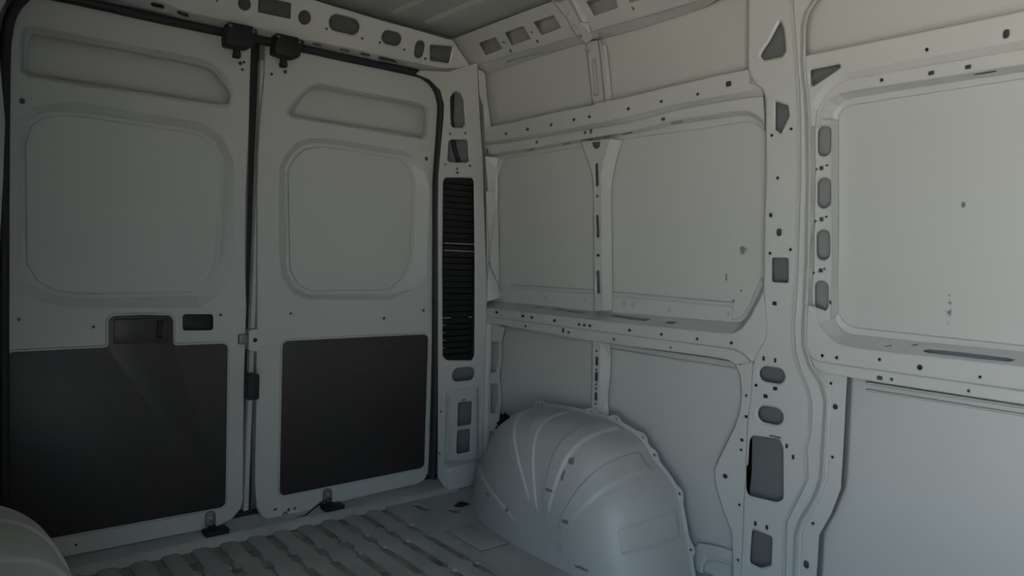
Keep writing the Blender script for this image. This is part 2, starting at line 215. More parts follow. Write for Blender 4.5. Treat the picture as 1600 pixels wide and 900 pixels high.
                'extra': {},
                'lines': [(0.058, [(2.0285, 0.7466), (2.0207, 0.5696), (2.0184, 0.4256)]), (0.006, [(1.975, 0.755), (1.9674, 0.5825), (1.9651, 0.4422)]), (0.006, [(1.9333, 0.7546), (1.9278, 0.5888), (1.9269, 0.4446)]),
                          (0.05, [(1.9228, 0.7486), (1.9128, 0.6889), (1.9121, 0.6129), (1.9216, 0.535), (1.9066, 0.4485)])],
                'holes': [('c', 0.006, 1.9484, 0.6769, 0.0072, 0.0181, 0), ('c', 0.006, 1.9468, 0.615, 0.0072, 0.0191, 0), ('c', 0.006, 1.9457, 0.5364, 0.0072, 0.0176, 0), ('o', 0.006, 1.9519, 0.7158, 0.0052, 0.004, 0),
                          ('o', 0.006, 1.9479, 0.6428, 0.0052, 0.004, 0), ('o', 0.006, 1.9462, 0.5846, 0.0052, 0.004, 0), ('o', 0.006, 1.9467, 0.568, 0.0052, 0.004, 0), ('o', 0.006, 1.9455, 0.5072, 0.0052, 0.004, 0)]},
 'upper_post': {'t': 'strip',
                's': 'S',
                'extra': {},
                'lines': [(0.05, [(2.0279, 1.9214), (2.0177, 1.8371), (2.0002, 1.6811)]), (0.043, [(2.0108, 1.9164), (2.0006, 1.8327), (1.9832, 1.6776)]), (0.043, [(1.9529, 1.9141), (1.9432, 1.8223), (1.9289, 1.682)]),
                          (0.03, [(1.9341, 1.9075), (1.9245, 1.8164), (1.9102, 1.6772)]), (0.03, [(1.9184, 1.8856), (1.9086, 1.8018), (1.8971, 1.6777)]), (0.054, [(1.9176, 1.8904), (1.9078, 1.8063), (1.8961, 1.6815)])],
                'holes': [('p', 0.043, 0.004, [(1.9935, 1.8386), (1.9828, 1.8486), (1.9693, 1.8438), (1.9611, 1.7155), (1.9716, 1.7098), (1.9816, 1.7161)], 0.004), ('o', 0.043, 2.0071, 1.8832, 0.0062, 0.0048, 0)]},
 'skin_stiffener': {'t': 'strip',
                    's': 'S',
                    'extra': {},
                    'lines': [(0.0635, [(2.5719, 0.9489), (2.041, 0.9545), (1.3844, 0.9487)]), (0.056, [(2.5624, 0.9419), (2.0338, 0.9484), (1.3792, 0.9438)]),
                              (0.056, [(2.562, 0.9345), (2.0334, 0.9406), (1.3788, 0.9363)]), (0.061, [(2.5677, 0.9268), (2.0379, 0.9338), (1.3843, 0.9304)]),
                              (0.061, [(2.5642, 0.8631), (2.0341, 0.8636), (1.3852, 0.8784)])],
                    'holes': []},
 'welds': [(2.3235, 0.8979), (2.0831, 0.9099), (1.8669, 0.9093), (1.8212, 0.9052), (1.6469, 0.8991), (1.4022, 0.9074)],
 'sill_bracket': {'t': 'sheet',
                  's': 'S',
                  'off': 0.045,
                  'outer': [(1.4873, 0.0755), (1.4645, 0.1013), (1.3922, 0.1143), (1.3177, 0.1198), (1.3105, -0.0142), (1.471, -0.0764)],
                  'cont': [(0.045, [(1.4554, 0.0319), (1.4361, 0.0658), (1.4107, 0.0768), (1.3281, 0.0858), (1.3228, -0.0124), (1.4504, -0.0616)])],
                  'holes': [('p', 0.052, 0.004, [(1.4463, 0.0153), (1.4322, 0.0474), (1.4119, 0.0568), (1.3389, 0.0628), (1.3349, -0.0102), (1.4427, -0.0514)], 0)]},
 'arch_flange': [(2.5444, 0.0918), (2.5154, 0.1672), (2.4821, 0.2395), (2.3896, 0.36), (2.2334, 0.4401), (2.0415, 0.4598), (1.8332, 0.4571), (1.7049, 0.4233), (1.642, 0.3668), (1.5372, 0.2782), (1.4825, 0.1248),
                 (1.4556, 0.0219), (1.4448, -0.0301)],
 'cant_rail_lip': {'t': 'strip',
                   's': 'S',
                   'extra': {},
                   'lines': [(0, [(2.7246, 1.9439), (2.594, 1.94), (2.0618, 1.9322), (1.7072, 1.9273), (1.3681, 1.9232), (1.1922, 1.9209)]),
                             (0.058, [(2.7119, 1.9008), (2.6866, 1.9109), (2.6001, 1.9159), (2.522, 1.9161), (2.0857, 1.9225), (1.7569, 1.9151), (1.4815, 1.9212), (1.2157, 1.9237)])],
                   'holes': [('c', 0.03, 2.4712, 1.9275, 0.013, 0.0027, 0)]},
 'cant_rail': {'t': 'strip',
               's': 'C',
               'extra': {},
               'lines': [(0, [(2.7212, 0.004), (2.594, 0.0), (2.0669, -0.008), (1.7142, -0.013), (1.3755, -0.0173), (1.1194, -0.0216)]),
                         (0, [(2.7238, 0.148), (2.7036, 0.1481), (2.0549, 0.15), (1.7661, 0.1501), (1.3673, 0.1553)])],
               'holes': [('p', 0, 0.001, [(2.5688, 0.0909), (2.4499, 0.0921), (2.4509, 0.0358), (2.571, 0.0313)], 0), ('p', 0, 0.001, [(2.3825, 0.095), (2.2637, 0.0966), (2.2623, 0.0399), (2.3848, 0.0359)], 0),
                         ('p', 0, 0.001, [(2.1979, 0.0978), (2.0807, 0.0997), (2.0791, 0.0434), (2.1981, 0.0388)], 0), ('p', 0, 0.001, [(1.9021, 0.1042), (1.7623, 0.1023), (1.7831, 0.0478), (1.9003, 0.0469)], 0),
                         ('p', 0, 0.001, [(1.7232, 0.0982), (1.5972, 0.0966), (1.625, 0.0454), (1.7241, 0.0515)], 0), ('o', 0, 2.4205, 0.06, 0.0054, 0.0041, 0), ('o', 0, 2.2364, 0.0631, 0.0049, 0.0039, 0),
                         ('r', 0, 2.411, 0.017, 0.0058, 0.0069, 0), ('r', 0, 2.236, 0.02, 0.0053, 0.0066, 0), ('r', 0, 1.7227, 0.0285, 0.004, 0.0057, 0)]},
 'roof_bow_leg': {'t': 'strip',
                  's': 'C',
                  'extra': {},
                  'lines': [(-0.002, [(2.0085, -0.0437), (2.0255, -0.0169), (2.0302, 0.0681), (2.04, 0.1389), (2.0687, 0.1874)]),
                            (-0.012, [(1.9896, -0.0418), (2.0063, -0.0152), (2.0112, 0.0693), (2.0209, 0.1396), (2.0495, 0.1877)]),
                            (-0.012, [(1.9419, -0.031), (1.9439, -0.0084), (1.9666, 0.0439), (1.9651, 0.116), (1.9717, 0.1651)]),
                            (-0.022, [(1.9206, -0.0298), (1.9227, -0.0074), (1.9453, 0.0445), (1.9439, 0.1161), (1.9505, 0.1649)]),
                            (-0.022, [(1.9092, -0.0326), (1.9114, -0.0102), (1.9339, 0.0416), (1.9327, 0.113), (1.9393, 0.1617)]),
                            (0, [(1.9162, -0.045), (1.9184, -0.0224), (1.9412, 0.0298), (1.9401, 0.1017), (1.9469, 0.1509)])],
                  'holes': [('p', -0.012, 0.006, [(2.0185, 0.0437), (2.0018, 0.0476), (1.9884, 0.0166), (1.9897, -0.0109), (2.005, -0.0183), (2.0177, -0.0011), (2.0226, 0.0225)], 0),
                            ('p', -0.012, 0.006, [(2.0382, 0.1498), (2.0133, 0.1454), (1.9938, 0.124), (1.9924, 0.0914), (2.0106, 0.08), (2.0277, 0.0955), (2.0351, 0.1247)], 0)]},
 'hdr_b': [(0.1863, -0.0439), (0.553, -0.0267), (0.6215, -0.0249), (0.7335, -0.033), (0.9456, -0.0325), (1.1215, -0.0277), (1.3727, -0.0255), (1.5871, -0.0198), (1.7008, -0.0252), (1.8085, -0.0133), (1.9321, 0.0214)],
 'rear_header': {'t': 'strip',
                 's': 'H',
                 'extra': {},
                 'lines': [(0.03,
                            [(0.1883, -0.0463), (0.5589, -0.0289), (0.6282, -0.0271), (0.7414, -0.0353), (0.9558, -0.0348), (1.1336, -0.0299), (1.3874, -0.0277), (1.6041, -0.0219), (1.7191, -0.0274), (1.8279, -0.0154),
                             (1.9529, 0.0197)]),
                           (0, [(0.1855, -0.0148), (0.626, 0.0117), (0.7302, -0.0035), (0.9409, 0.0008), (1.118, -0.0068), (1.1895, -0.0011), (1.3666, 0.0039), (1.575, 0.0046), (1.7682, 0.0098), (1.9197, 0.0391)]),
                           (0, [(0.1802, 0.1753), (0.7125, 0.1561), (1.1503, 0.1446), (1.4241, 0.1374), (1.7681, 0.1335), (1.7911, 0.1357)])],
                 'holes': [('o', 0, 0.901, 0.0701, 0.0233, 0.0226, 0), ('p', 0, 0.004, [(0.9464, 0.1079), (1.0678, 0.1129), (1.0744, 0.0578), (0.952, 0.0532)], 0), ('o', 0, 1.1269, 0.0746, 0.0246, 0.0261, 0),
                           ('c', 0, 1.2914, 0.0848, 0.0638, 0.0306, 0.005), ('c', 0, 1.5052, 0.0793, 0.0443, 0.0272, 0.005), ('c', 0, 1.6428, 0.0625, 0.022, 0.0358, 0.004),
                           ('p', 0, 0.006, [(1.6906, 0.0899), (1.8022, 0.1079), (1.8018, 0.0359), (1.7064, 0.0294)], 0.005), ('o', 0, 1.2203, 0.0542, 0.0043, 0.0042, 0), ('o', 0, 1.3738, 0.0509, 0.0046, 0.0043, 0),
                           ('o', 0, 1.454, 0.0516, 0.0048, 0.0044, 0), ('o', 0, 1.57, 0.0473, 0.005, 0.0045, 0), ('o', 0, 1.6779, 0.0319, 0.0053, 0.0046, 0), ('o', 0, 0.8066, 0.0581, 0.0036, 0.0038, 0),
                           ('c', 0.0, 0.7442, 0.1147, 0.0412, 0.0245, 0.005), ('c', 0, 0.5956, 0.1263, 0.0459, 0.0255, 0.005),
                           ('q', [0.0127, 0.0075, 0.0075, 0.0127, 0.018, 0.018], 0, [(1.1786, -0.0139), (1.1803, -0.0089), (1.2102, -0.0077), (1.2181, -0.0126), (1.2165, -0.0176), (1.1863, -0.0184)], 0),
                           ('q', [0.0127, 0.0075, 0.0075, 0.0127, 0.018, 0.018], 0, [(1.2913, -0.0111), (1.2932, -0.0058), (1.3269, -0.005), (1.3358, -0.0102), (1.3339, -0.0157), (1.3, -0.0162)], 0),
                           ('q', [0.0127, 0.0075, 0.0075, 0.0127, 0.018, 0.018], 0, [(1.384, -0.0093), (1.3855, -0.0038), (1.4185, -0.0035), (1.4275, -0.0087), (1.4259, -0.0141), (1.3928, -0.0147)], 0),
                           ('q', [0.015, 0.0075, 0.0075, 0.015, 0.0225, 0.0225], 0, [(1.4645, -0.0105), (1.4697, -0.003), (1.5386, -0.0024), (1.5553, -0.0091), (1.5499, -0.0162), (1.4806, -0.0177)], 0),
                           ('q', [0.012, 0.006, 0.006, 0.012, 0.018, 0.018], 0, [(0.6838, -0.0101), (0.6864, -0.0037), (0.7169, -0.0077), (0.7239, -0.0148), (0.7213, -0.0208), (0.6907, -0.0177)], 0),
                           ('q', [0.012, 0.006, 0.006, 0.012, 0.018, 0.018], 0, [(0.6003, -0.005), (0.6036, 0.0028), (0.6369, 0.0028), (0.6444, -0.0056), (0.6411, -0.0127), (0.6075, -0.0123)], 0)]},
 'hdr_slits': [(1.193, 1.8814, 0.02), (1.3081, 1.8833, 0.02), (1.4004, 1.882, 0.0175), (1.5009, 1.8855, 0.04), (0.5524, 1.8826, 0.0225), (0.6211, 1.8828, 0.0275), (0.7027, 1.8833, 0.0225)],
 'corner_pillar': {'t': 'sheet',
                   's': 'R',
                   'off': -0.04,
                   'outer': [(1.8023, 0.0731), (1.7867, 0.5538), (1.7612, 1.2652), (1.7571, 1.4275), (1.7752, 1.6728), (1.7764, 1.7316), (1.7541, 1.7917), (1.6965, 1.8282), (1.6284, 1.8386), (1.6469, 1.857),
                             (1.7914, 1.879), (1.95, 1.9493), (1.9632, 1.802), (2.0, 1.5), (2.0478, 0.9113), (2.0508, 0.4735), (2.0512, 0.0002), (1.85, 0.006)],
                   'cont': [(-0.04, [(1.8334, 0.4572), (2.0168, 0.4764), (2.0356, 0.1039), (1.8386, 0.1258)]), (-0.056, [(1.8372, 0.4363), (1.991, 0.4513), (2.0039, 0.1278), (1.8445, 0.1435)])],
                   'holes': [('p', -0.04, 0.008,
                              [(1.7852, 1.3994), (1.7982, 1.4161), (1.9418, 1.4301), (1.9533, 1.4152), (1.9747, 1.0149), (1.9891, 0.6106), (1.9715, 0.5893), (1.8316, 0.6013), (1.8118, 0.6213), (1.7959, 1.0119)], 0.004),
                             ('p', -0.04, 0.0,
                              [(1.8186, 1.6526), (1.8107, 1.7707), (1.8221, 1.7881), (1.8356, 1.796), (1.8529, 1.799), (1.8635, 1.7965), (1.8801, 1.7752), (1.8943, 1.6634), (1.8808, 1.6478), (1.8311, 1.6416)], 0.004),
                             ('p', -0.04, 0.0, [(1.8056, 1.4945), (1.8094, 1.5767), (1.821, 1.5866), (1.8987, 1.5968), (1.9104, 1.5897), (1.9207, 1.5075), (1.9069, 1.4944), (1.8161, 1.4872)], 0.004),
                             ('c', -0.04, 1.929, 0.5284, 0.0624, 0.0312, 0.004), ('r', -0.056, 1.931, 0.3481, 0.0384, 0.0546, 0.003), ('r', -0.056, 1.9294, 0.2211, 0.0366, 0.0539, 0.003),
                             ('r', -0.056, 1.9232, 0.4117, 0.0091, 0.0036, 0), ('o', -0.04, 1.8133, 1.611, 0.0055, 0.0047, 0), ('o', -0.04, 1.8958, 1.625, 0.0057, 0.0048, 0),
                             ('o', -0.04, 1.7927, 1.4733, 0.0054, 0.0047, 0), ('o', -0.04, 1.9271, 1.4822, 0.0057, 0.0048, 0), ('o', -0.04, 1.857, 1.4604, 0.0056, 0.0048, 0),
                             ('o', -0.04, 1.8088, 0.3695, 0.0056, 0.0049, 0), ('o', -0.04, 1.8088, 0.1802, 0.0056, 0.0049, 0), ('r', -0.04, 1.8594, 1.4435, 0.007, 0.0045, 0)]},
 'door_left_panel': {'t': 'sheet',
                     's': 'R',
                     'off': 0,
                     'outer': [(0.2082, 0.0399), (0.3594, 0.0421), (0.7962, 0.0387), (0.853, 0.0408), (0.904, 0.0568), (0.9343, 0.0874), (0.9433, 0.1225), (0.9409, 0.38), (0.939, 0.611), (0.9416, 0.8569),
                               (0.9354, 0.9959), (0.9324, 1.2811), (0.9386, 1.5178), (0.9394, 1.7244), (0.9421, 1.8323), (0.8454, 1.8343), (0.3959, 1.8302), (0.284, 1.8281), (0.2511, 1.808), (0.2252, 1.7707),
                               (0.211, 1.725), (0.2048, 1.6563), (0.2035, 1.5886), (0.2042, 1.023)],
                     'cont': [(0,
                               [(0.3062, 1.5027), (0.3895, 1.5243), (0.6985, 1.5151), (0.7843, 1.5097), (0.8472, 1.4681), (0.8849, 1.3986), (0.8928, 1.3434), (0.8967, 0.9953), (0.8568, 0.9006), (0.7769, 0.8549),
                                (0.3589, 0.8621), (0.2894, 0.8836), (0.239, 0.9242), (0.2206, 0.9838), (0.2173, 1.3772), (0.2332, 1.4479), (0.2659, 1.4863)]),
                              (0.024,
                               [(0.3436, 1.4918), (0.4112, 1.4961), (0.7051, 1.4922), (0.774, 1.4883), (0.8278, 1.4588), (0.8605, 1.3978), (0.8615, 1.3419), (0.8534, 1.0126), (0.8271, 0.9464), (0.7656, 0.8928),
                                (0.3979, 0.8892), (0.3265, 0.9022), (0.2781, 0.931), (0.2474, 0.9915), (0.2422, 1.3829), (0.2585, 1.4447), (0.292, 1.4757)]),
                              (0.024,
                               [(0.3518, 1.4796), (0.4167, 1.4835), (0.6972, 1.4788), (0.7627, 1.4749), (0.8137, 1.4467), (0.8448, 1.3885), (0.8457, 1.3352), (0.8379, 1.022), (0.813, 0.9589), (0.7546, 0.9077),
                                (0.404, 0.903), (0.3355, 0.9152), (0.289, 0.9426), (0.2595, 1.0005), (0.2544, 1.3756), (0.2701, 1.4348), (0.3023, 1.4644)]),
                              (0.0215,
                               [(0.3533, 1.4765), (0.4175, 1.4803), (0.6948, 1.4755), (0.7595, 1.4716), (0.8099, 1.4436), (0.8406, 1.3861), (0.8414, 1.3335), (0.8337, 1.0241), (0.8092, 0.9618), (0.7515, 0.9112),
                                (0.4049, 0.9062), (0.3372, 0.9183), (0.2912, 0.9453), (0.262, 1.0025), (0.2569, 1.3736), (0.2724, 1.4322), (0.3043, 1.4615)]),
                              (0, [(0.2369, 1.6999), (0.2466, 1.7293), (0.2762, 1.74), (0.7916, 1.738), (0.8431, 1.7084), (0.8853, 1.6309), (0.8746, 1.5875), (0.8431, 1.5767), (0.2605, 1.5778), (0.2374, 1.5911)]),
                              (-0.006,
                               [(0.2495, 1.6897), (0.2592, 1.7211), (0.2773, 1.7271), (0.7791, 1.7243), (0.8278, 1.7044), (0.872, 1.6254), (0.8635, 1.5906), (0.8411, 1.5836), (0.2632, 1.5832), (0.2467, 1.5938)])],
                     'holes': [('p', 0.006, 0.012,
                                [(0.258, 1.6863), (0.2686, 1.7141), (0.2811, 1.7169), (0.7762, 1.7147), (0.8161, 1.6997), (0.8504, 1.6557), (0.8702, 1.6246), (0.8627, 1.598), (0.8447, 1.5927), (0.271, 1.5907),
                                 (0.256, 1.5996)],
                                0),
                               ('p', 0, 0.012, [(0.7199, 0.8309), (0.8241, 0.8284), (0.825, 0.7699), (0.7207, 0.7726)], 0), ('o', 0, 0.2444, 1.5025, 0.0066, 0.0082, 0), ('o', 0, 0.2394, 0.826, 0.0033, 0.0042, 0),
                               ('o', 0, 0.4427, 0.7949, 0.0037, 0.0045, 0), ('o', 0, 0.8513, 0.8254, 0.0046, 0.0049, 0), ('o', 0, 0.9178, 1.7551, 0.0046, 0.0049, 0), ('o', 0, 0.399, 0.0724, 0.0037, 0.0043, 0)]},
 'door_right_panel': {'t': 'sheet',
                      's': 'R',
                      'off': 0,
                      'outer': [(0.9947, 1.8247), (0.9965, 1.7328), (0.9829, 1.5668), (0.9785, 1.4283), (0.9781, 1.285), (0.9857, 0.8999), (0.9902, 0.4599), (0.9906, 0.1856), (1.0001, 0.0793), (1.0206, 0.0426),
                                (1.0461, 0.0223), (1.0793, 0.0102), (1.1548, 0.0099), (1.2027, 0.021), (1.2624, 0.046), (1.3561, 0.0373), (1.7134, 0.0459), (1.7535, 0.0564), (1.7729, 0.0883), (1.7759, 0.1992),
                                (1.775, 0.711), (1.7761, 1.0675), (1.7728, 1.3524), (1.783, 1.6367), (1.7761, 1.7343), (1.7468, 1.7995), (1.6925, 1.8342), (1.621, 1.8456), (1.126, 1.8524), (1.0578, 1.8524)],
                      'cont': [(0,
                                [(1.1755, 1.5126), (1.2805, 1.5227), (1.5968, 1.5152), (1.6783, 1.4807), (1.7197, 1.4265), (1.7405, 1.3581), (1.7351, 0.9839), (1.6839, 0.9241), (1.5605, 0.8746), (1.1906, 0.8784),
                                 (1.1243, 0.9016), (1.078, 0.9712), (1.0646, 1.0646), (1.0578, 1.3843), (1.083, 1.4395), (1.1266, 1.4885)]),
                               (0.022,
                                [(1.223, 1.5023), (1.2998, 1.5044), (1.6105, 1.4969), (1.66, 1.461), (1.6819, 1.3934), (1.6804, 1.0429), (1.6378, 0.951), (1.5724, 0.898), (1.1998, 0.8948), (1.1435, 0.9204),
                                 (1.1052, 0.9856), (1.0874, 1.3891), (1.1172, 1.445), (1.1579, 1.484)]),
                               (0.022,
                                [(1.2299, 1.4881), (1.3032, 1.4899), (1.5978, 1.4818), (1.6446, 1.4476), (1.6652, 1.3836), (1.6638, 1.0517), (1.6235, 0.9647), (1.5617, 0.9142), (1.208, 0.91), (1.1542, 0.9342),
                                 (1.1176, 0.9962), (1.1006, 1.3806), (1.129, 1.4338), (1.1679, 1.4708)]),
                               (0.019,
                                [(1.23, 1.4848), (1.3024, 1.4865), (1.5935, 1.4784), (1.6397, 1.4446), (1.66, 1.3813), (1.6586, 1.0535), (1.6188, 0.9675), (1.5578, 0.9176), (1.2083, 0.9132), (1.1551, 0.9371),
                                 (1.1189, 0.9984), (1.102, 1.3785), (1.1301, 1.4312), (1.1686, 1.4678)]),
                               (0,
                                [(1.0929, 1.6248), (1.1376, 1.6835), (1.1759, 1.7174), (1.2101, 1.7309), (1.6731, 1.7316), (1.7161, 1.7219), (1.727, 1.6958), (1.7239, 1.5949), (1.7014, 1.5752), (1.1015, 1.5798),
                                 (1.0809, 1.5962)]),
                               (-0.006,
                                [(1.0982, 1.6175), (1.143, 1.6762), (1.1787, 1.7095), (1.2076, 1.722), (1.6696, 1.7219), (1.6994, 1.7129), (1.7101, 1.6896), (1.71, 1.5979), (1.6909, 1.5787), (1.1015, 1.5839),
                                 (1.0885, 1.5966)])],
                      'holes': [('p', 0.006, 0.012,
                                 [(1.1083, 1.6134), (1.1509, 1.6695), (1.1842, 1.7049), (1.2105, 1.7157), (1.6774, 1.7166), (1.7005, 1.712), (1.7062, 1.6906), (1.7058, 1.6043), (1.6916, 1.587), (1.1114, 1.5919),
                                  (1.1022, 1.6003)],
                                 0),
                                ('c', 0, 1.7191, 1.4936, 0.0073, 0.0089, 0), ('o', 0, 1.117, 0.8241, 0.0047, 0.0047, 0), ('o', 0, 1.5287, 0.7941, 0.0056, 0.0052, 0), ('o', 0, 1.7271, 0.8244, 0.006, 0.0054, 0),
                                ('o', 0, 1.1251, 0.0456, 0.0058, 0.0067, 0), ('o', 0, 1.1501, 0.0458, 0.0058, 0.0067, 0), ('r', 0, 1.0707, 0.0577, 0.0064, 0.0031, 0), ('c', 0, 1.11, 0.0243, 0.012, 0.0167, 0)]},
 'trim_left': [(0.2084, 0.7138), (0.2198, 0.7241), (0.4877, 0.7249), (0.4868, 0.8173), (0.5, 0.8299), (0.5937, 0.8319), (0.6756, 0.8277), (0.6883, 0.8138), (0.6896, 0.721), (0.8633, 0.7192), (0.8772, 0.709),
               (0.8794, 0.1189), (0.8645, 0.1073), (0.2125, 0.1139)],
 'trim_right': [(1.0859, 0.7056), (1.101, 0.7174), (1.735, 0.7174), (1.7523, 0.7037), (1.752, 0.1248), (1.7355, 0.1144), (1.0988, 0.1081), (1.0869, 0.1218)],
 'upper_glass_l': [(0.2413, 1.7116), (0.2511, 1.7415), (0.2813, 1.7524), (0.8062, 1.7504), (0.8587, 1.7202), (0.9017, 1.6413), (0.8908, 1.5971), (0.8587, 1.5861), (0.2653, 1.5873), (0.2418, 1.6008)],
 'upper_glass_r': [(1.1131, 1.6351), (1.1587, 1.6949), (1.1977, 1.7293), (1.2325, 1.7431), (1.7041, 1.7439), (1.7479, 1.734), (1.759, 1.7074), (1.7558, 1.6046), (1.7329, 1.5845), (1.1219, 1.5893), (1.1009, 1.6059)],
 'seal': [(0.2006, 0.0249), (0.199, 0.4289), (0.1967, 1.023), (0.1976, 1.5848), (0.2035, 1.7008), (0.2144, 1.7569), (0.2367, 1.8007), (0.2741, 1.8334), (0.3936, 1.84), (0.6289, 1.839), (0.8405, 1.8413), (1.1198, 1.8457),
          (1.371, 1.8472), (1.6117, 1.8493), (1.6892, 1.842), (1.7433, 1.8076), (1.7724, 1.7456), (1.775, 1.676), (1.7635, 1.4299), (1.7659, 1.2662), (1.788, 0.5501), (1.7922, 0.1417), (1.7847, 0.0608)],
 'seal_w': 11,
 'latches': [[(0.8383, 1.8556), (0.9342, 1.857), (0.9283, 1.8009), (0.907, 1.785), (0.8272, 1.7818), (0.8245, 1.8124)],
             [(1.0136, 1.8539), (1.1106, 1.8571), (1.093, 1.7905), (1.0698, 1.7835), (0.9991, 1.788), (0.9985, 1.8158)]],
 'hooks': [[(0.8592, 1.7861), (0.8818, 1.7863), (0.8813, 1.7499), (0.8622, 1.7483)], [(1.0296, 1.7868), (1.054, 1.787), (1.0523, 1.7512), (1.0316, 1.7495)]],
 'top_rings': [(0.916, 1.7257), (1.0883, 1.7744)],
 'catches': [(0.8256, 0.0642), (1.2865, 0.0654)],
 'gap': [(0.9632, 0.5995), (0.965, 0.5067), (0.9392, 0.6013), (0.985, 0.5978), (0.9127, 0.7522), (0.9467, 0.7121), (0.9479, 0.7749), (0.9932, 0.6805)],
 'arch_scuffs': [(1.7852, 0.3169), (1.8279, 0.257), (1.7392, 0.1738), (1.7718, 0.3662), (1.6607, 0.0367), (2.0625, 0.116), (2.2143, 0.1267)],
 'door_cavity': [(0.7172, 0.8395), (0.8473, 0.7536)],
 'loom': [(1.8523, 1.8179), (1.8544, 1.7612), (1.8536, 1.6896), (1.8662, 1.6341), (1.8719, 1.5773), (1.8839, 1.5413), (1.8956, 1.5138), (1.9114, 1.4749)],
 'scuffs': [(1.3489, 1.1221), (1.4112, 1.0284), (0.6999, 1.2479), (0.729, 0.9691), (1.3551, 0.9861), (1.3848, 0.9541)],
 'arch_ribs': [(2.5154, 0.1672), (2.2532, 0.4282), (2.0708, 0.4543), (1.8168, 0.4554), (1.6356, 0.3566), (1.5015, 0.1752)],
 'floor_marks': [(0.9138, 2.628), (1.0121, 2.6353), (1.1105, 2.6305), (1.212, 2.6346), (1.3038, 2.6316), (1.3992, 2.6285), (1.4986, 2.6253), (1.1032, 2.4539), (1.1122, 2.3432), (1.1949, 2.4123), (1.1955, 2.3057),
                 (1.297, 2.4168), (1.2973, 2.2982), (0.984, 2.4322), (0.9895, 2.2992), (1.4004, 2.4243), (1.3976, 2.3173), (1.5052, 2.4351), (1.4997, 2.3166), (1.4912, 1.993), (1.3892, 1.9945), (1.6505, 2.4953),
                 (1.7569, 2.5377), (1.6648, 2.0957), (1.5891, 2.2633), (1.7273, 2.0229), (1.5878, 2.0617), (1.7531, 2.3803)]}

# ------------------------------------------------------------------ materials
def mat(name, col, rough=.5, metal=0.0, var=0.0, vscale=3.0, bevel=0.0, bump=0.0, bscale=80, spec=.5, dirt=None):
    m = bpy.data.materials.new(name); m.use_nodes = True
    nt = m.node_tree; N = nt.nodes; L = nt.links; b = N['Principled BSDF']
    b.inputs['Base Color'].default_value = (*col, 1); b.inputs['Roughness'].default_value = rough
    b.inputs['Metallic'].default_value = metal; b.inputs['Specular IOR Level'].default_value = spec
    tc = N.new('ShaderNodeTexCoord'); src = None
    if var or dirt:
        n = N.new('ShaderNodeTexNoise'); n.inputs['Scale'].default_value = vscale; n.inputs['Detail'].default_value = 6
        L.new(tc.outputs['Object'], n.inputs['Vector'])
        r = N.new('ShaderNodeValToRGB')
        r.color_ramp.elements[0].position = .3; r.color_ramp.elements[1].position = .7
        r.color_ramp.elements[0].color = (*[c*(1-var) for c in col], 1); r.color_ramp.elements[1].color = (*[min(1, c*(1+var)) for c in col], 1)
        L.new(n.outputs['Fac'], r.inputs['Fac']); src = r.outputs['Color']
        if dirt:                                             # (colour, noise scale, threshold, amount)
            dc, ds, th, am = dirt
            n2 = N.new('ShaderNodeTexNoise'); n2.inputs['Scale'].default_value = ds; n2.inputs['Detail'].default_value = 9; n2.inputs['Roughness'].default_value = .65
            L.new(tc.outputs['Object'], n2.inputs['Vector'])
            mr = N.new('ShaderNodeMapRange'); mr.inputs['From Min'].default_value = th; mr.inputs['From Max'].default_value = th+.12; mr.inputs['To Max'].default_value = am
            L.new(n2.outputs['Fac'], mr.inputs['Value'])
            mx = N.new('ShaderNodeMix'); mx.data_type = 'RGBA'; mx.inputs[7].default_value = (*dc, 1)
            L.new(mr.outputs['Result'], mx.inputs[0]); L.new(src, mx.inputs[6]); src = mx.outputs[2]
        L.new(src, b.inputs['Base Color'])
    nrm = None
    if bevel:
        bv = N.new('ShaderNodeBevel'); bv.samples = 4; bv.inputs['Radius'].default_value = bevel; nrm = bv.outputs['Normal']
    if bump:
        nb = N.new('ShaderNodeTexNoise'); nb.inputs['Scale'].default_value = bscale; nb.inputs['Detail'].default_value = 4
        L.new(tc.outputs['Object'], nb.inputs['Vector'])
        bp = N.new('ShaderNodeBump'); bp.inputs['Strength'].default_value = bump; bp.inputs['Distance'].default_value = .002
        L.new(nb.outputs['Fac'], bp.inputs['Height'])
        if nrm: L.new(nrm, bp.inputs['Normal'])
        nrm = bp.outputs['Normal']
    if nrm: L.new(nrm, b.inputs['Normal'])
    m['src'] = ''
    return m

WHITE = (.47, .48, .462)
paint = mat('white_body_paint', WHITE, .42, var=.03, vscale=2.5, bevel=.006)
skinm = mat('white_skin_paint', WHITE, .45, var=.025, vscale=2.0)
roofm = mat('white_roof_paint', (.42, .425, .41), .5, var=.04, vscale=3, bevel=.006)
archm = mat('scuffed_arch_paint', (.42, .43, .42), .45, var=.05, vscale=5, dirt=((.20, .19, .17), 9, .66, .6))
ribm = mat('worn_floor_paint', (.36, .37, .36), .55, var=.12, vscale=7, bevel=.004, dirt=((.20, .18, .15), 14, .60, .7))
gutm = mat('dirty_floor_paint', (.27, .265, .245), .65, var=.18, vscale=9, dirt=((.13, .105, .075), 11, .50, .8))
board = mat('dark_hardboard', (.033, .0285, .0275), .4, var=.12, vscale=30, bump=.12, bscale=400)
rubber = mat('black_rubber', (.012, .012, .014), .6)
plastic = mat('black_plastic', (.008, .0085, .009), .6, bevel=.002)
foam = mat('black_foam', (.008, .008, .008), .95, bump=.6, bscale=120)
metal = mat('dull_zinc', (.22, .215, .21), .45, metal=.8)
rivm = mat('bright_rivet', (.55, .54, .52), .35, metal=.8)
pale = mat('pale_slit_light', (.30, .30, .29), .5)  # pale tone in place of light coming through the vent slits
ground = mat('pale_asphalt', (.40, .36, .305), .9, var=.15, vscale=1.5)
hole_shade = mat('grey_hole_shade', (.13, .135, .135), .7)  # dark tone that paints shade into the hollows behind holes
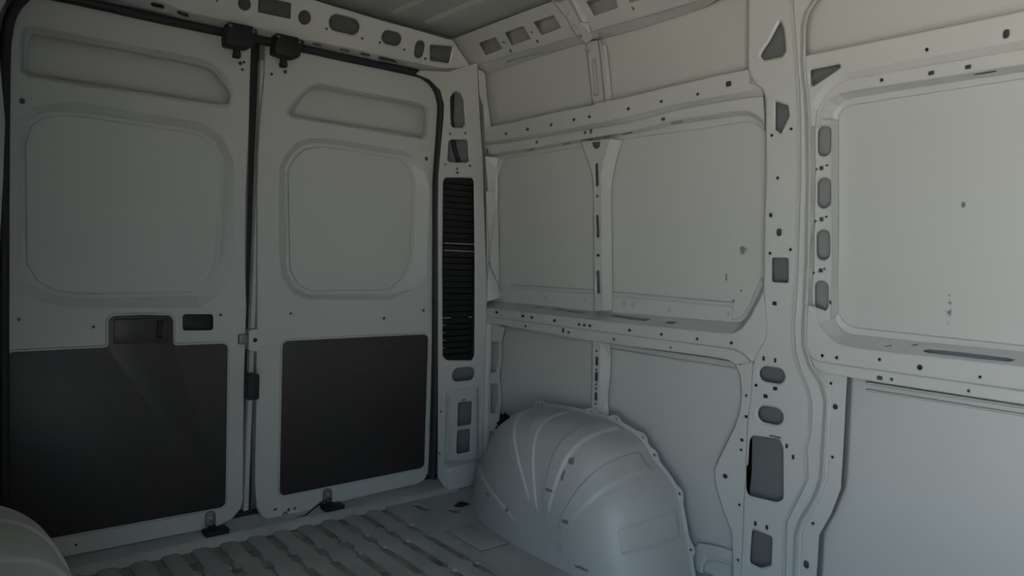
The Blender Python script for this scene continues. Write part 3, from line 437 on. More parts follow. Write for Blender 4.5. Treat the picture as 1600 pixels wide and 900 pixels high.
hole_shade2 = mat('pale_hole_shade', (.22, .23, .235), .7)  # lighter version of the painted hollow shade
mark = mat('dark_scuff', (.09, .085, .08), .8)
bulk = mat('grey_bulkhead_paint', (.27, .27, .265), .6, var=.03)

def add_scuffs(m, spots):
    nt = m.node_tree; N = nt.nodes; L = nt.links; b = N['Principled BSDF']
    src = b.inputs['Base Color'].links[0].from_socket
    tc = N.new('ShaderNodeTexCoord'); sep = N.new('ShaderNodeSeparateXYZ'); L.new(tc.outputs['Object'], sep.inputs[0])
    nz = N.new('ShaderNodeTexNoise'); nz.inputs['Scale'].default_value = 70; nz.inputs['Detail'].default_value = 5; L.new(tc.outputs['Object'], nz.inputs['Vector'])
    def mth(op, a, b_=None):
        n = N.new('ShaderNodeMath'); n.operation = op
        for i, v in enumerate((a, b_)):
            if v is None: continue
            if isinstance(v, (int, float)): n.inputs[i].default_value = v
            else: L.new(v, n.inputs[i])
        return n.outputs[0]
    tot = None
    for (y, z, ry, rz, am) in spots:
        dy = mth('DIVIDE', mth('SUBTRACT', sep.outputs['Y'], y), ry); dz = mth('DIVIDE', mth('SUBTRACT', sep.outputs['Z'], z), rz)
        d = mth('SUBTRACT', 1.0, mth('ADD', mth('MULTIPLY', dy, dy), mth('MULTIPLY', dz, dz)))
        v = mth('MULTIPLY', mth('MAXIMUM', d, 0.0), am)
        tot = v if tot is None else mth('MAXIMUM', tot, v)
    k = mth('MULTIPLY', mth('MAXIMUM', mth('SUBTRACT', mth('ADD', nz.outputs['Fac'], mth('MULTIPLY', tot, .45)), .66), 0.0), 6.0)
    k = mth('MINIMUM', mth('MULTIPLY', k, mth('GREATER_THAN', tot, 0.0)), .75)
    mx = N.new('ShaderNodeMix'); mx.data_type = 'RGBA'; mx.inputs[7].default_value = (.07, .065, .06, 1)
    L.new(k, mx.inputs[0]); L.new(src, mx.inputs[6]); L.new(mx.outputs[2], b.inputs['Base Color'])
SC = DATA['scuffs']
skin_scuffed = mat('scuffed_skin_paint', WHITE, .45, var=.025, vscale=2.0)
add_scuffs(skin_scuffed, [(*SC[0], .020, .018, 1.0), (*SC[1], .008, .022, 1.0), (*SC[2], .006, .010, 1.2), (*SC[3], .010, .055, .45), (*SC[4], .008, .008, .8), (*SC[5], .008, .01, .6)])

add_scuffs(archm, [(*p, a, b, 1.0) for p, (a, b) in zip(DATA['arch_scuffs'], ((.008, .03), (.03, .008), (.022, .01), (.016, .016), (.04, .008), (.012, .012), (.03, .01)))])

# ------------------------------------------------------------------ helpers
def W(z): return 2.05 - max(0.0, z - .95) * .1
s2 = math.sqrt(.5)
hv = Vector((0, -.06, .16)).normalized()
PLANES = {'R': (Vector((0, 2.70, 0)), Vector((1, 0, 0)), Vector((0, 0, 1)), Vector((0, 1, 0))),
          'C': (Vector((1.951, 0, 1.94)), Vector((0, 1, 0)), Vector((-s2, 0, s2)), Vector((s2, 0, s2))),
          'H': (Vector((0, 2.68, 1.885)), Vector((1, 0, 0)), hv, Vector((0, hv.z, -hv.y)))}
def to3(s, u, v, off):
    if s == 'S': return Vector((W(v) + off, u, v))
    O, eu, ev, n = PLANES[s]
    return O + eu*u + ev*v + n*off
def away(s): return Vector((1, 0, 0)) if s == 'S' else PLANES[s][3]

def link(name, me, m, parent=None):
    o = bpy.data.objects.new(name, me); COL.objects.link(o)
    if m: me.materials.append(m)
    if parent: o.parent = parent
    return o
def empty(name, loc=(0, 0, 0)):
    o = bpy.data.objects.new(name, None); COL.objects.link(o); o.location = loc; o.empty_display_size = .05
    return o
def tag(o, label, cat, group=None, kind=None):
    o['label'] = label; o['category'] = cat
    if group: o['group'] = group
    if kind: o['kind'] = kind
    return o
def from_bm(name, bm, m, parent=None, smooth=None):
    me = bpy.data.meshes.new(name); bm.to_mesh(me); bm.free()
    if smooth is not None:
        for p in me.polygons: p.use_smooth = True
        me.set_sharp_from_angle(angle=math.radians(smooth))
    return link(name, me, m, parent)
def fillet(poly, r, seg=4):
    if r <= 0: return list(poly)
    out = []; n = len(poly)
    for i in range(n):
        p0, p, p1 = Vector(poly[i-1]), Vector(poly[i]), Vector(poly[(i+1) % n])
        a, b = p0-p, p1-p
        la, lb = a.length, b.length
        if la < 1e-6 or lb < 1e-6: continue
        a /= la; b /= lb
        d = min(r, la*.45, lb*.45)
        if a.dot(b) < -.97: out.append(tuple(p)); continue
        A, B = p+a*d, p+b*d
        for k in range(seg+1):
            t = k/seg; q = A*(1-t)**2 + p*2*t*(1-t) + B*t*t; out.append((q.x, q.y))
    return out
def hole_poly(h):
    k = h[0]
    if k == 'q': return list(h[3]), h[1], 0
    if k == 'p': return fillet(h[3], h[2]), h[1], h[4]
    _, off, u, v, ru, rv, lip = h
    P = []
    if k == 'o':
        n = 20 if ru > .012 else 10
        P = [(u+ru*math.cos(a*2*math.pi/n), v+rv*math.sin(a*2*math.pi/n)) for a in range(n)]
    elif k == 'r':
        P = fillet([(u-ru, v-rv), (u+ru, v-rv), (u+ru, v+rv), (u-ru, v+rv)], min(ru, rv)*.3, 3)
    elif k == 'c':
        r = min(ru, rv); lu, lv = ru-r, rv-r
        for c, (a0, du, dv) in enumerate(((0, lu, lv), (math.pi/2, -lu, lv), (math.pi, -lu, -lv), (1.5*math.pi, lu, -lv))):
            for j in range(6):
                a = a0+j*math.pi/10; P.append((u+du+r*math.cos(a), v+dv+r*math.sin(a)))
        Q = []
        for p in P:
            if not Q or (p[0]-Q[-1][0])**2+(p[1]-Q[-1][1])**2 > 1e-9: Q.append(p)
        P = Q
    return P, off, lip
def grow(poly, d):
    n = len(poly); area = sum(poly[i-1][0]*poly[i][1]-poly[i][0]*poly[i-1][1] for i in range(n))
    sg = 1 if area > 0 else -1; out = []
    for i in range(n):
        t = Vector(poly[(i+1) % n])-Vector(poly[i-1])
        if t.length < 1e-9: out.append(poly[i]); continue
        t.normalize(); out.append((poly[i][0]+t.y*d*sg, poly[i][1]-t.x*d*sg))
    return out
def inside(p, poly):
    c = False; n = len(poly); x, y = p; j = n-1
    for i in range(n):
        xi, yi = poly[i]; xj, yj = poly[j]
        if (yi > y) != (yj > y) and x < (xj-xi)*(y-yi)/(yj-yi)+xi: c = not c
        j = i
    return c
def cdt_piece(name, s, outer, loops, opens, holes, m, parent, thick=.0016, smooth=28, ret=0.0):
    smooth = None
    """outer: [(u,v,off)], loops/opens: [(off,pts)], holes: raw. Pressed sheet with real holes."""
    V = []; OFF = []; Ed = []
    def add(pts, offs, closed):
        b = len(V)
        for p, o in zip(pts, offs): V.append(Vector((p[0], p[1]))); OFF.append(o)
        n = len(pts)
        for i in range(n-1): Ed.append((b+i, b+i+1))
        if closed: Ed.append((b+n-1, b))
    add([(u, v) for u, v, o in outer], [o for u, v, o in outer], True)
    for o, p in loops: add(p, [o]*len(p), True)
    for o, p in opens: add(p, [o]*len(p), False)
    HP = []
    for h in holes:
        P, o, lip = hole_poly(h); HP.append(P)
        if lip:
            add(P, [o+lip]*len(P), True)
            G = grow(P, lip*1.3); add(G, [o]*len(G), True)
        else: add(P, o if isinstance(o, list) else [o]*len(P), True)
    r = delaunay_2d_cdt(V, Ed, [], 0, 1e-5)
    vo, fo, ov = r[0], r[2], r[3]
    ot = [(u, v) for u, v, o in outer]
    offs = []
    for i, lst in enumerate(ov):
        if lst: offs.append(OFF[lst[0]])
        else: offs.append(OFF[min(range(len(V)), key=lambda k: (V[k]-vo[i]).length_squared)])
    bm = bmesh.new(); bv = {}
    nv = away(s)
    for f in fo:
        c = ((vo[f[0]][0]+vo[f[1]][0]+vo[f[2]][0])/3, (vo[f[0]][1]+vo[f[1]][1]+vo[f[2]][1])/3)
        if not inside(c, ot) or any(inside(c, P) for P in HP): continue
        vs_ = []
        for i in f:
            if i not in bv: bv[i] = bm.verts.new(to3(s, vo[i][0], vo[i][1], offs[i]))
            vs_.append(bv[i])
        try: fc = bm.faces.new(vs_)
        except ValueError: continue
        fc.normal_update()
        if fc.normal.dot(nv) > 0: fc.normal_flip()
    if ret:
        a = [bm.verts.new(to3(s, u, v, o)) for u, v, o in outer]; b = [bm.verts.new(to3(s, u, v, o+ret)) for u, v, o in outer]
        n = len(a)
        for i in range(n): bm.faces.new((a[i], a[(i+1) % n], b[(i+1) % n], b[i]))
    o = from_bm(name, bm, m, parent, smooth)
    if thick:
        sd = o.modifiers.new('sheet', 'SOLIDIFY'); sd.thickness = thick; sd.offset = -1
    return o
def dens(pts, n=1):
    return pts
def piece(name, key, m, parent, ext=None, ret=0.0, smooth=28, thick=.0016):
    d = DATA[key]
    if d['t'] == 'strip':
        L = [(o, list(p)) for o, p in d['lines']]
        if ext is not None: L = [(o, [(ext, p[0][1])]+p) for o, p in L]
        outer = [(u, v, L[0][0]) for u, v in L[0][1]]
        for q, (o, p) in enumerate(L[1:-1], 1):
            outer.append((p[-1][0], p[-1][1], o))
            if q in d['extra']: outer += [(u, v, d['extra'][q][0]) for u, v in d['extra'][q][1]]
        outer += [(u, v, L[-1][0]) for u, v in reversed(L[-1][1])]
        for o, p in reversed(L[1:-1]): outer.append((p[0][0], p[0][1], o))
        return cdt_piece(name, d['s'], outer, [], L[1:-1], d['holes'], m, parent, smooth=smooth, ret=ret, thick=thick)
    return cdt_piece(name, d['s'], [(u, v, d['off']) for u, v in d['outer']], d['cont'], [], d['holes'], m, parent, ret=ret, smooth=smooth, thick=thick)
def bx(bm, lo, hi, bev=0.0, seg=2):
    r = bmesh.ops.create_cube(bm, size=1.0)
    for v in r['verts']:
        v.co = Vector([(lo[i]+hi[i])/2+v.co[i]*(hi[i]-lo[i]) for i in range(3)])
    if bev:
        es = list({e for v in r['verts'] for e in v.link_edges})
        bmesh.ops.bevel(bm, geom=es, offset=bev, segments=seg, affect='EDGES', profile=.5)
def box(name, lo, hi, m, parent=None, bev=0.0):
    bm = bmesh.new(); bx(bm, lo, hi, bev); return from_bm(name, bm, m, parent, 35)
def prism(bm, poly3, d, bev=0.0):
    """poly3: list of Vector; extruded by vector d; front rim bevelled"""
    a = [bm.verts.new(p) for p in poly3]; b = [bm.verts.new(p+d) for p in poly3]; n = len(a)
    f = bm.faces.new(a); g = bm.faces.new(list(reversed(b)))
    for i in range(n): bm.faces.new((a[i], b[i], b[(i+1) % n], a[(i+1) % n]))
    bmesh.ops.recalc_face_normals(bm, faces=bm.faces[:])
    if bev:
        es = [e for e in f.edges]
        bmesh.ops.bevel(bm, geom=es, offset=bev, segments=2, affect='EDGES', profile=.5)
def tube(bm, pts, rad, n=10, flat=1.0, caps=True):
    pts = [Vector(p) for p in pts]; rings = []; prev = None
    for i, p in enumerate(pts):
        t = (pts[min(i+1, len(pts)-1)]-pts[max(i-1, 0)]).normalized()
        ref = Vector((0, 1, 0)) if abs(t.y) < .9 else Vector((0, 0, 1))
        a = t.cross(ref).normalized(); b = a.cross(t).normalized()
        rings.append([bm.verts.new(p+(a*math.cos(k*2*math.pi/n)+b*math.sin(k*2*math.pi/n)*flat)*rad) for k in range(n)])
    for i in range(len(rings)-1):
        for k in range(n): bm.faces.new((rings[i][k], rings[i][(k+1) % n], rings[i+1][(k+1) % n], rings[i+1][k]))
    if caps: bm.faces.new(rings[0][::-1]); bm.faces.new(rings[-1])
def disc(bm, c, ax, r, h, n=14):
    ax = Vector(ax).normalized(); ref = Vector((0, 0, 1)) if abs(ax.z) < .9 else Vector((1, 0, 0))
    a = ax.cross(ref).normalized(); b = ax.cross(a); c = Vector(c)
    lo = [bm.verts.new(c+(a*math.cos(k*2*math.pi/n)+b*math.sin(k*2*math.pi/n))*r) for k in range(n)]
    hi = [bm.verts.new(c+ax*h+(a*math.cos(k*2*math.pi/n)+b*math.sin(k*2*math.pi/n))*r*.86) for k in range(n)]
    for k in range(n): bm.faces.new((lo[k], lo[(k+1) % n], hi[(k+1) % n], hi[k]))
    bm.faces.new(hi); bm.faces.new(lo[::-1])
def smooth_path(P, n=4):
    P = [Vector(p) for p in P]; out = []
    for i in range(len(P)-1):
        p0, p1, p2, p3 = P[max(i-1, 0)], P[i], P[i+1], P[min(i+2, len(P)-1)]
        for k in range(n):
            t = k/n
            out.append(.5*((2*p1)+(p2-p0)*t+(2*p0-5*p1+4*p2-p3)*t*t+(3*p1-p0-3*p2+p3)*t**3))
    return out+[P[-1]]

YF = -1.25            # front bulkhead of the load space
MIR = 2.02            # the van's width: left side is the right side mirrored about x = 1.01

# ------------------------------------------------------------------ right wall
wr = tag(empty('wall_right', (2.05, 0, 0)), 'white steel side wall of the van with perforated rails, pillars and bare outer skin', 'wall', kind='structure')
wr.location = (0, 0, 0)
bm = bmesh.new()
zs = [-.05, .3, .6, .95, 1.3, 1.6, 1.95, 2.1]; ys = [YF, -.6, 0, .6, 1.2, 1.8, 2.3, 2.80]
g = [[bm.verts.new((W(z)+.064, y, z)) for y in ys] for z in zs]
for i in range(len(zs)-1):
    for j in range(len(ys)-1): bm.faces.new((g[i][j], g[i+1][j], g[i+1][j+1], g[i][j+1]))
skin = from_bm('outer_skin', bm, skin_scuffed, wr, 40)
upper_rear = piece('upper_rail', 'upper_rail_rear', paint, wr)
piece('upper_rail', 'upper_rail_front', paint, wr, ext=YF)
pil = piece('pillar', 'main_pillar', paint, wr)
pilf = piece('pillar_flange', 'pillar_flange', paint, wr)
piece('slotted_column', 'front_column', paint, wr)
piece('waist_rail', 'waist_rail_front', paint, wr, ext=YF)
waist_rear = piece('waist_rail', 'waist_rail_rear', paint, wr)
lowf = piece('lower_frame', 'lower_frame', paint, wr)
winf = piece('window_side_frame', 'window_side_frame', paint, wr)
lsf = piece('lower_side_frame', 'lower_side_frame', paint, wr)
usf = piece('upper_side_frame', 'upper_side_frame', paint, wr)
wpost = piece('window_post', 'window_post', paint, wr)
lpost = piece('lower_post', 'lower_post', paint, wr)
upost = piece('upper_post', 'upper_post', paint, wr)
stif = piece('skin_stiffener', 'skin_stiffener', paint, wr)
for (y, z) in DATA['welds']:
    bm = bmesh.new(); disc(bm, (W(z)+.0605, y, z), (-1, 0, 0), .008, .0012); from_bm('weld_nugget', bm, paint, wr, 30)
# thin return flanges under the waist rail, pressed in the skin
for y0, y1 in ((1.33, 1.95), (YF, .93)):
    bm = bmesh.new(); bx(bm, (2.098, y0, .742), (2.114, y1, .750), .003); bx(bm, (2.104, y0, .722), (2.114, y1, .728), .002)
    from_bm('skin_ledge', bm, paint, wr, 35)
cant = piece('cant_rail', 'cant_rail', paint, wr)
lip = piece('cant_rail_lip', 'cant_rail_lip', paint, wr)
bow = piece('roof_bow_leg', 'roof_bow_leg', paint, wr)
bm = bmesh.new()
for a, b in (((1.951, 1.94), (1.846, 2.05)), ((2.01, 1.915), (1.951, 1.94))):
    v = [bm.verts.new((a[0], YF, a[1])), bm.verts.new((a[0], 1.14, a[1])), bm.verts.new((b[0], 1.14, b[1])), bm.verts.new((b[0], YF, b[1]))]; bm.faces.new(v)
cant2 = from_bm('cant_rail', bm, paint, wr)
bm = bmesh.new()        # head of the main pillar running up the cant rail to the roof bow
pr = [(1.953, 1.925), (1.938, 1.942), (1.835, 2.045), (1.86, 2.06), (1.975, 1.94)]
a = [bm.verts.new((px, 1.075, pz)) for px, pz in pr]; b = [bm.verts.new((px, 1.225, pz)) for px, pz in pr]
for i in range(len(pr)): bm.faces.new((a[i], a[(i+1) % len(pr)], b[(i+1) % len(pr)], b[i]))
bm.faces.new(a[::-1]); bm.faces.new(b); bmesh.ops.recalc_face_normals(bm, faces=bm.faces[:])
from_bm('pillar_head', bm, paint, wr)
# dark plates added behind pillar and rail holes; their colour stands in for shade
def backing(key, i0, i1, off, dy=.025, vertical=False, m=hole_shade):
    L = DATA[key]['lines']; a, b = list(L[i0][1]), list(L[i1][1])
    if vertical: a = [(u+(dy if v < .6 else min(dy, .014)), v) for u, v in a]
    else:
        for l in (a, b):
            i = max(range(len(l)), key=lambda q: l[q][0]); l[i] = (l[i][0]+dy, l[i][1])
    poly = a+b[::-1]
    cdt_piece('hole_shade_plate', 'S', [(u, v, off) for u, v in poly], [], [], [], m, wr, thick=0)
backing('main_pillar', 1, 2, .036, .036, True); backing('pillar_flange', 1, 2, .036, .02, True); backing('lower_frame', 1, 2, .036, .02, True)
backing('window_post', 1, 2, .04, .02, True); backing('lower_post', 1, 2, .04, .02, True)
backing('front_column', 2, 3, .057, .012, True, hole_shade2)
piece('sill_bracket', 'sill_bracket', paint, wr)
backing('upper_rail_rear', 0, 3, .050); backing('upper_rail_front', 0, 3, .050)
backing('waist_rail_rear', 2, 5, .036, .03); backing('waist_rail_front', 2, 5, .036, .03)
# plugs in the two larger round holes
for (x, y, z) in ((2.055, None, None),): pass

# ------------------------------------------------------------------ rear wall: header, corner pillars, backing
wrr = tag(empty('wall_rear'), 'white steel rear door frame with header above the doors and corner pillars', 'wall', kind='structure')
piece('header', 'rear_header', paint, wrr)
bm = bmesh.new()        # lip from the header face back to the door seal
lo = [to3('H', u, v, .03) for u, v in DATA['rear_header']['lines'][0][1]]
a = [bm.verts.new(p) for p in lo]; b = [bm.verts.new(p+Vector((0, .06, -.004))) for p in lo]
for i in range(len(a)-1): bm.faces.new((a[i], a[i+1], b[i+1], b[i]))
from_bm('header_lip', bm, paint, wrr, 30)
cp = piece('corner_pillar', 'corner_pillar', paint, wrr)
base = box('pillar_foot', (1.845, 2.640, .0), (2.0, 2.70, .115), paint, wrr, .012)
bm = bmesh.new(); bx(bm, (-.08, 2.80, -.1), (2.15, 2.82, 2.12)); from_bm('rear_skin', bm, skinm, wrr)
bm = bmesh.new(); bx(bm, (1.80, 2.745, -.02), (2.13, 2.755, 2.06)); from_bm('pillar_skin', bm, hole_shade2, wrr)  # shade inside the corner pillar is put into this skin's colour
bm = bmesh.new(); bx(bm, (-.10, 2.745, -.02), (.19, 2.755, 2.06)); from_bm('pillar_skin', bm, hole_shade2, wrr)
bm = bmesh.new(); bx(bm, (.15, 2.74, 1.90), (1.85, 2.75, 2.06)); from_bm('header_skin', bm, hole_shade, wrr)  # darkened so the header holes look shaded inside
bm = bmesh.new(); bx(bm, (.15, 2.735, -.02), (1.85, 2.745, .06)); from_bm('sill_face', bm, rubber, wrr)

def mirror(o, parent):
    c = o.copy(); COL.objects.link(c); c.parent = parent; c.scale = (-1, 1, 1); c.location = (MIR, 0, 0); return c
for o in (mirror(cp, wrr), mirror(base, wrr)): o.location.x = 1.955

# ------------------------------------------------------------------ left wall (sliding door opening between y = -0.35 and 1.1)
wl = tag(empty('wall_left'), 'white steel side wall behind the sliding door opening', 'wall', kind='structure')
bm = bmesh.new()
def lskin(y0, y1, z0, z1, n=6):
    for k in range(n):
        za, zb = z0+(z1-z0)*k/n, z0+(z1-z0)*(k+1)/n
        bm.faces.new([bm.verts.new((MIR-W(z)-.064, y, z)) for y, z in ((y0, za), (y1, za), (y1, zb), (y0, zb))])
lskin(.66, 2.80, -.05, 2.1); lskin(-.66, .66, 1.80, 2.1, 2); lskin(YF, -.66, -.05, 2.1)
from_bm('outer_skin', bm, skinm, wl, 40)
for o in (upper_rear, waist_rear, lowf, winf, lsf, usf, wpost, lpost, upost, cant, lip, cant2, stif): mirror(o, wl)
box('door_post', (-.05, .64, 0), (.0, .76, 1.80), paint, wl, .006)

# ------------------------------------------------------------------ ceiling, front bulkhead
ce = tag(empty('ceiling'), 'white steel van roof with long pressed ribs', 'ceiling', kind='structure')
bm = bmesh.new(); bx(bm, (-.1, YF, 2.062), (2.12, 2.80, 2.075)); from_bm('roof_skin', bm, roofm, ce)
k = 0
x = .205
while x < 1.80:
    bm = bmesh.new()
    pr = [(x, 2.0625), (x+.018, 2.050), (x+.075, 2.050), (x+.093, 2.0625)]
    a = [bm.verts.new((px, YF, pz)) for px, pz in pr]; b = [bm.verts.new((px, 2.64, pz)) for px, pz in pr]
    for i in range(3): bm.faces.new((a[i], a[i+1], b[i+1], b[i]))
    bm.faces.new(b)
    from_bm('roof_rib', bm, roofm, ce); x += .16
for y0, y1 in ((1.93, 2.03), (1.10, 1.22), (.2, .3), (-.7, -.6)):
    bm = bmesh.new(); pr = [(y0, 2.064), (y0+.02, 2.030), (y1-.02, 2.030), (y1, 2.064)]
    a = [bm.verts.new((.15, py, pz)) for py, pz in pr]; b = [bm.verts.new((1.87, py, pz)) for py, pz in pr]
    for i in range(3): bm.faces.new((a[i], a[i+1], b[i+1], b[i]))
    from_bm('roof_bow', bm, roofm, ce)
wf = box('wall_front', (-.1, YF-.02, -.05), (2.13, YF, 2.08), bulk)
tag(wf, 'plain grey bulkhead closing off the front of the load space', 'wall', kind='structure')

# ------------------------------------------------------------------ floor
fl = tag(empty('floor'), 'worn grey steel van floor with long pressed ribs and dirty grooves', 'floor', kind='structure')
bm = bmesh.new(); bx(bm, (-.1, YF, -.03), (2.13, 2.80, -.009)); from_bm('floor_pan', bm, gutm, fl)
BR = [(2.445, 2.405), (2.325, 2.27), (2.005, 1.965), (1.885, 1.83), (1.565, 1.525), (1.445, 1.39), (1.125, 1.085), (1.005, .95), (.685, .645), (.56, .51), (.2, .16), (.08, .03)]
def rib_edge(xe, sg, y_top, y_bot):
    P = [(xe, y_top)]
    for a, b in BR:
        if a < y_top-.02 and b > y_bot: P += [(xe, a+.006), (xe+sg*.0125, a-.004), (xe+sg*.0125, b+.004), (xe, b-.006)]
    P.append((xe, y_bot)); return P
ripme = None
GX = [.914+.0975*k for k in range(-6, 7)]
GW = .0175
for k in range(len(GX)-1):
    x0, x1 = GX[k]+GW, GX[k+1]-GW
    if ripme is None:
        w = x1-x0; Pl = rib_edge(0, -1, 2.615, YF); Pr = rib_edge(w, 1, 2.615, YF)
        poly = [Vector((x, y, 0)) for x, y in [(.012, 2.63)]+Pl[0:]+Pr[::-1]+[(w-.012, 2.63)]]
        bm = bmesh.new(); prism(bm, poly, Vector((0, 0, -.0095)), .0035)
        me = bpy.data.meshes.new('floor_rib'); bm.to_mesh(me); bm.free(); me.materials.append(ribm)
        for p in me.polygons: p.use_smooth = True
        me.set_sharp_from_angle(angle=math.radians(25)); ripme = me
    o = bpy.data.objects.new('floor_rib', ripme); COL.objects.link(o); o.parent = fl; o.location = (x0, 0, 0)
def plate(name, poly, holes, m, z=0.0, t=.0095):
    V = [Vector(p) for p in poly]; E = [(i, (i+1) % len(poly)) for i in range(len(poly))]
    for h in holes:
        b = len(V); V += [Vector(p) for p in h]; E += [(b+i, b+(i+1) % len(h)) for i in range(len(h))]
    r = delaunay_2d_cdt(V, E, [], 0, 1e-5); bm = bmesh.new(); vv = [bm.verts.new((p[0], p[1], z)) for p in r[0]]
    for f in r[2]:
        c = [sum(r[0][i][q] for i in f)/3 for q in (0, 1)]
        if inside(c, poly) and not any(inside(c, h) for h in holes): bm.faces.new([vv[i] for i in f])
    bmesh.ops.recalc_face_normals(bm, faces=bm.faces[:])
    for f in bm.faces:
        if f.normal.z < 0: f.normal_flip()
    o = from_bm(name, bm, m, fl); sd = o.modifiers.new('sheet', 'SOLIDIFY'); sd.thickness = t; sd.offset = -1
    return o
def pocket(x, y0, y1, w=.02):
    P, _, _ = hole_poly(('c', 0, x, (y0+y1)/2, w, abs(y1-y0)/2, 0)); return P
re_ = [(x, y) for x, y in rib_edge(GX[-1]+GW, -1, 2.625, YF)]
pl = plate('floor_plate', re_+[(2.12, YF), (2.12, 2.66), (GX[-1]+GW, 2.66)], [pocket(1.645, 2.49, 2.60), pocket(1.735, 2.40, 2.47, .018), pocket(1.665, 2.06, 2.18, .02)], ribm)
le_ = [(x, y) for x, y in rib_edge(GX[0]-GW, 1, 2.625, YF)]
plate('floor_plate', le_+[(-.1, YF), (-.1, 2.66), (GX[0]-GW, 2.66)], [pocket(.18, 2.45, 2.58)], ribm)
o = box('pressed_pad', (1.575, 2.03, -.002), (1.70, 2.26, .0045), ribm, fl, .004)
bm = bmesh.new(); pr = [(2.622, -.009), (2.630, .001), (2.646, .017), (2.655, .021), (2.664, .0205), (2.70, .028), (2.738, .043), (2.738, -.012)]
a = [bm.verts.new((.12, y, z)) for y, z in pr]; b = [bm.verts.new((1.90, y, z)) for y, z in pr]
for i in range(len(pr)): bm.faces.new((a[i], a[(i+1) % len(pr)], b[(i+1) % len(pr)], b[i]))
bm.faces.new(a[::-1]); bm.faces.new(b); bmesh.ops.recalc_face_normals(bm, faces=bm.faces[:])
from_bm('threshold', bm, ribm, fl, 35)
for i in range(26):    # crumbs and grit lying on the floor are small pressed-in dirt specks
    pass

# ------------------------------------------------------------------ rear doors
def door(name, key, label, skin_key):
    d = tag(empty(name), label, 'door', kind='structure')
    piece('inner_panel', key, paint, d, ret=.055, smooth=30)
    bm = bmesh.new(); poly = [Vector((u, 2.752, v)) for u, v in DATA[key]['outer']]
    prism(bm, poly, Vector((0, .004, 0))); from_bm('outer_skin', bm, skinm, d)
    return d
d1 = door('door_1', 'door_left_panel', 'white rear door with dark trim board notched around the handle', 'upper_glass_l')
d2 = door('door_2', 'door_right_panel', 'white rear door with plain dark trim board and lock bracket on its edge', 'upper_glass_r')
def trim(key, parent, cover=None):
    bm = bmesh.new(); poly = [Vector((u, 2.696, v)) for u, v in fillet(DATA[key], .012, 3)]
    prism(bm, poly, Vector((0, .006, 0)), .0012); o = from_bm('trim_board', bm, board, parent, 40); o['label'] = 'dark brown-black hardboard panel'; return o
t1 = trim('trim_left', d1); t2 = trim('trim_right', d2)
# pressed groove around the board: thin raised bead on the door
for key, par in (('trim_left', d1), ('trim_right', d2)):
    P = grow(fillet(DATA[key], .012, 3), .007); bm = bmesh.new()
    tube(bm, [Vector((u, 2.6995, v)) for u, v in P+[P[0]]], .0018, 6); from_bm('board_bead', bm, paint, par, 60)
# handle bowl behind the notch
xs = [p[0] for p in DATA['trim_left']]
bm = bmesh.new(); nz = DATA['trim_left']
x0, z0 = nz[3][0], nz[2][1]; x1, z1 = nz[7][0], nz[5][1]
bx(bm, (x0+.015, 2.690, z0+.01), (x1-.015, 2.698, z1-.012), .004); hb = from_bm('handle_cover', bm, board, d1, 40)
bm = bmesh.new(); bx(bm, (x0+.16, 2.684, z0+.03), (x1-.05, 2.692, z0+.085), .004); from_bm('pull_lip', bm, plastic, hb, 40)
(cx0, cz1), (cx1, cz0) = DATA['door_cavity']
box('cavity_shade', (cx0, 2.728, cz0), (cx1, 2.738, cz1), rubber, d1)  # black sheet added; its colour replaces shade inside the door opening
for p_, xa, xb in ((d1, .27, .955), (d2, 1.01, 1.79)): box('door_shade_plate', (xa, 2.740, .075), (xb, 2.746, 1.52), hole_shade, p_)  # dark sheet added so the small door holes look deep and shaded
# round bosses around small screw holes
for par, L in ((d1, ((.29, .965), (.86, .945))), (d2, ())):
    pass
for par, cs in ((d1, DATA['catches'][:1]), (d2, DATA['catches'][1:])):
    for (cx, cz) in cs:
        bm = bmesh.new(); P, _, _ = hole_poly(('c', 0, cx, cz+.004, .0185, .034, 0))
        prism(bm, [Vector((u, 2.690, v)) for u, v in P], Vector((0, .010, 0)), .002); c = from_bm('floor_catch', bm, metal, par, 40)
        for dz in (-.012, .014):
            bm = bmesh.new(); disc(bm, (cx, 2.690, cz+dz), (0, -1, 0), .006, .003); from_bm('rivet', bm, rivm, c, 30)
# catch keepers on the threshold
for i, (cx, cz) in enumerate(DATA['catches']):
    k = tag(empty('catch_keeper', (cx, 2.668, .018)), 'black keeper block on the threshold under the %s' % ('notched trim board door' if i == 0 else 'plain trim board door'), 'door catch', 'keepers on the threshold')
    bm = bmesh.new(); bx(bm, (-.03, -.022, .005), (.055, .034, .022), .004); from_bm('block', bm, plastic, k, 35)
    bm = bmesh.new(); bx(bm, (-.012, .0, .02), (.015, .03, .034), .003); from_bm('tongue', bm, plastic, k, 35)
# edge hardware between the doors
g = DATA['gap']
def zz(a): return g[a][1]
box('edge_buffer', (.940, 2.655, .507), (.984, 2.76, .602), rubber, d2, .006)
box('lock_bolt', (.915, 2.682, .714), (.950, 2.715, .752), metal, d1, .004)
o = bmesh.new(); P = fillet([(.953, .690), (.993, .680), (.993, .772), (.953, .765)], .008)
prism(o, [Vector((u, 2.694, v)) for u, v in P], Vector((0, .05, 0)), .002); br = from_bm('lock_bracket', o, paint, d2, 35)
bm = bmesh.new(); disc(bm, (.977, 2.694, .727), (0, -1, 0), .0085, .0015); from_bm('lock_hole', bm, rubber, br, 30)
# rebate seal strip along the right door's edge and the black gap strip
bm = bmesh.new(); bx(bm, (.925, 2.742, .045), (.99, 2.752, 1.86)); from_bm('rebate_strip', bm, rubber, d1)
bm = bmesh.new(); prism(bm, [Vector((u, 2.712, v)) for u, v in ((.953, .07), (.972, .07), (1.0, 1.78), (.985, 1.78))], Vector((0, .04, 0)), .003); from_bm('edge_channel', bm, paint, d2, 40)
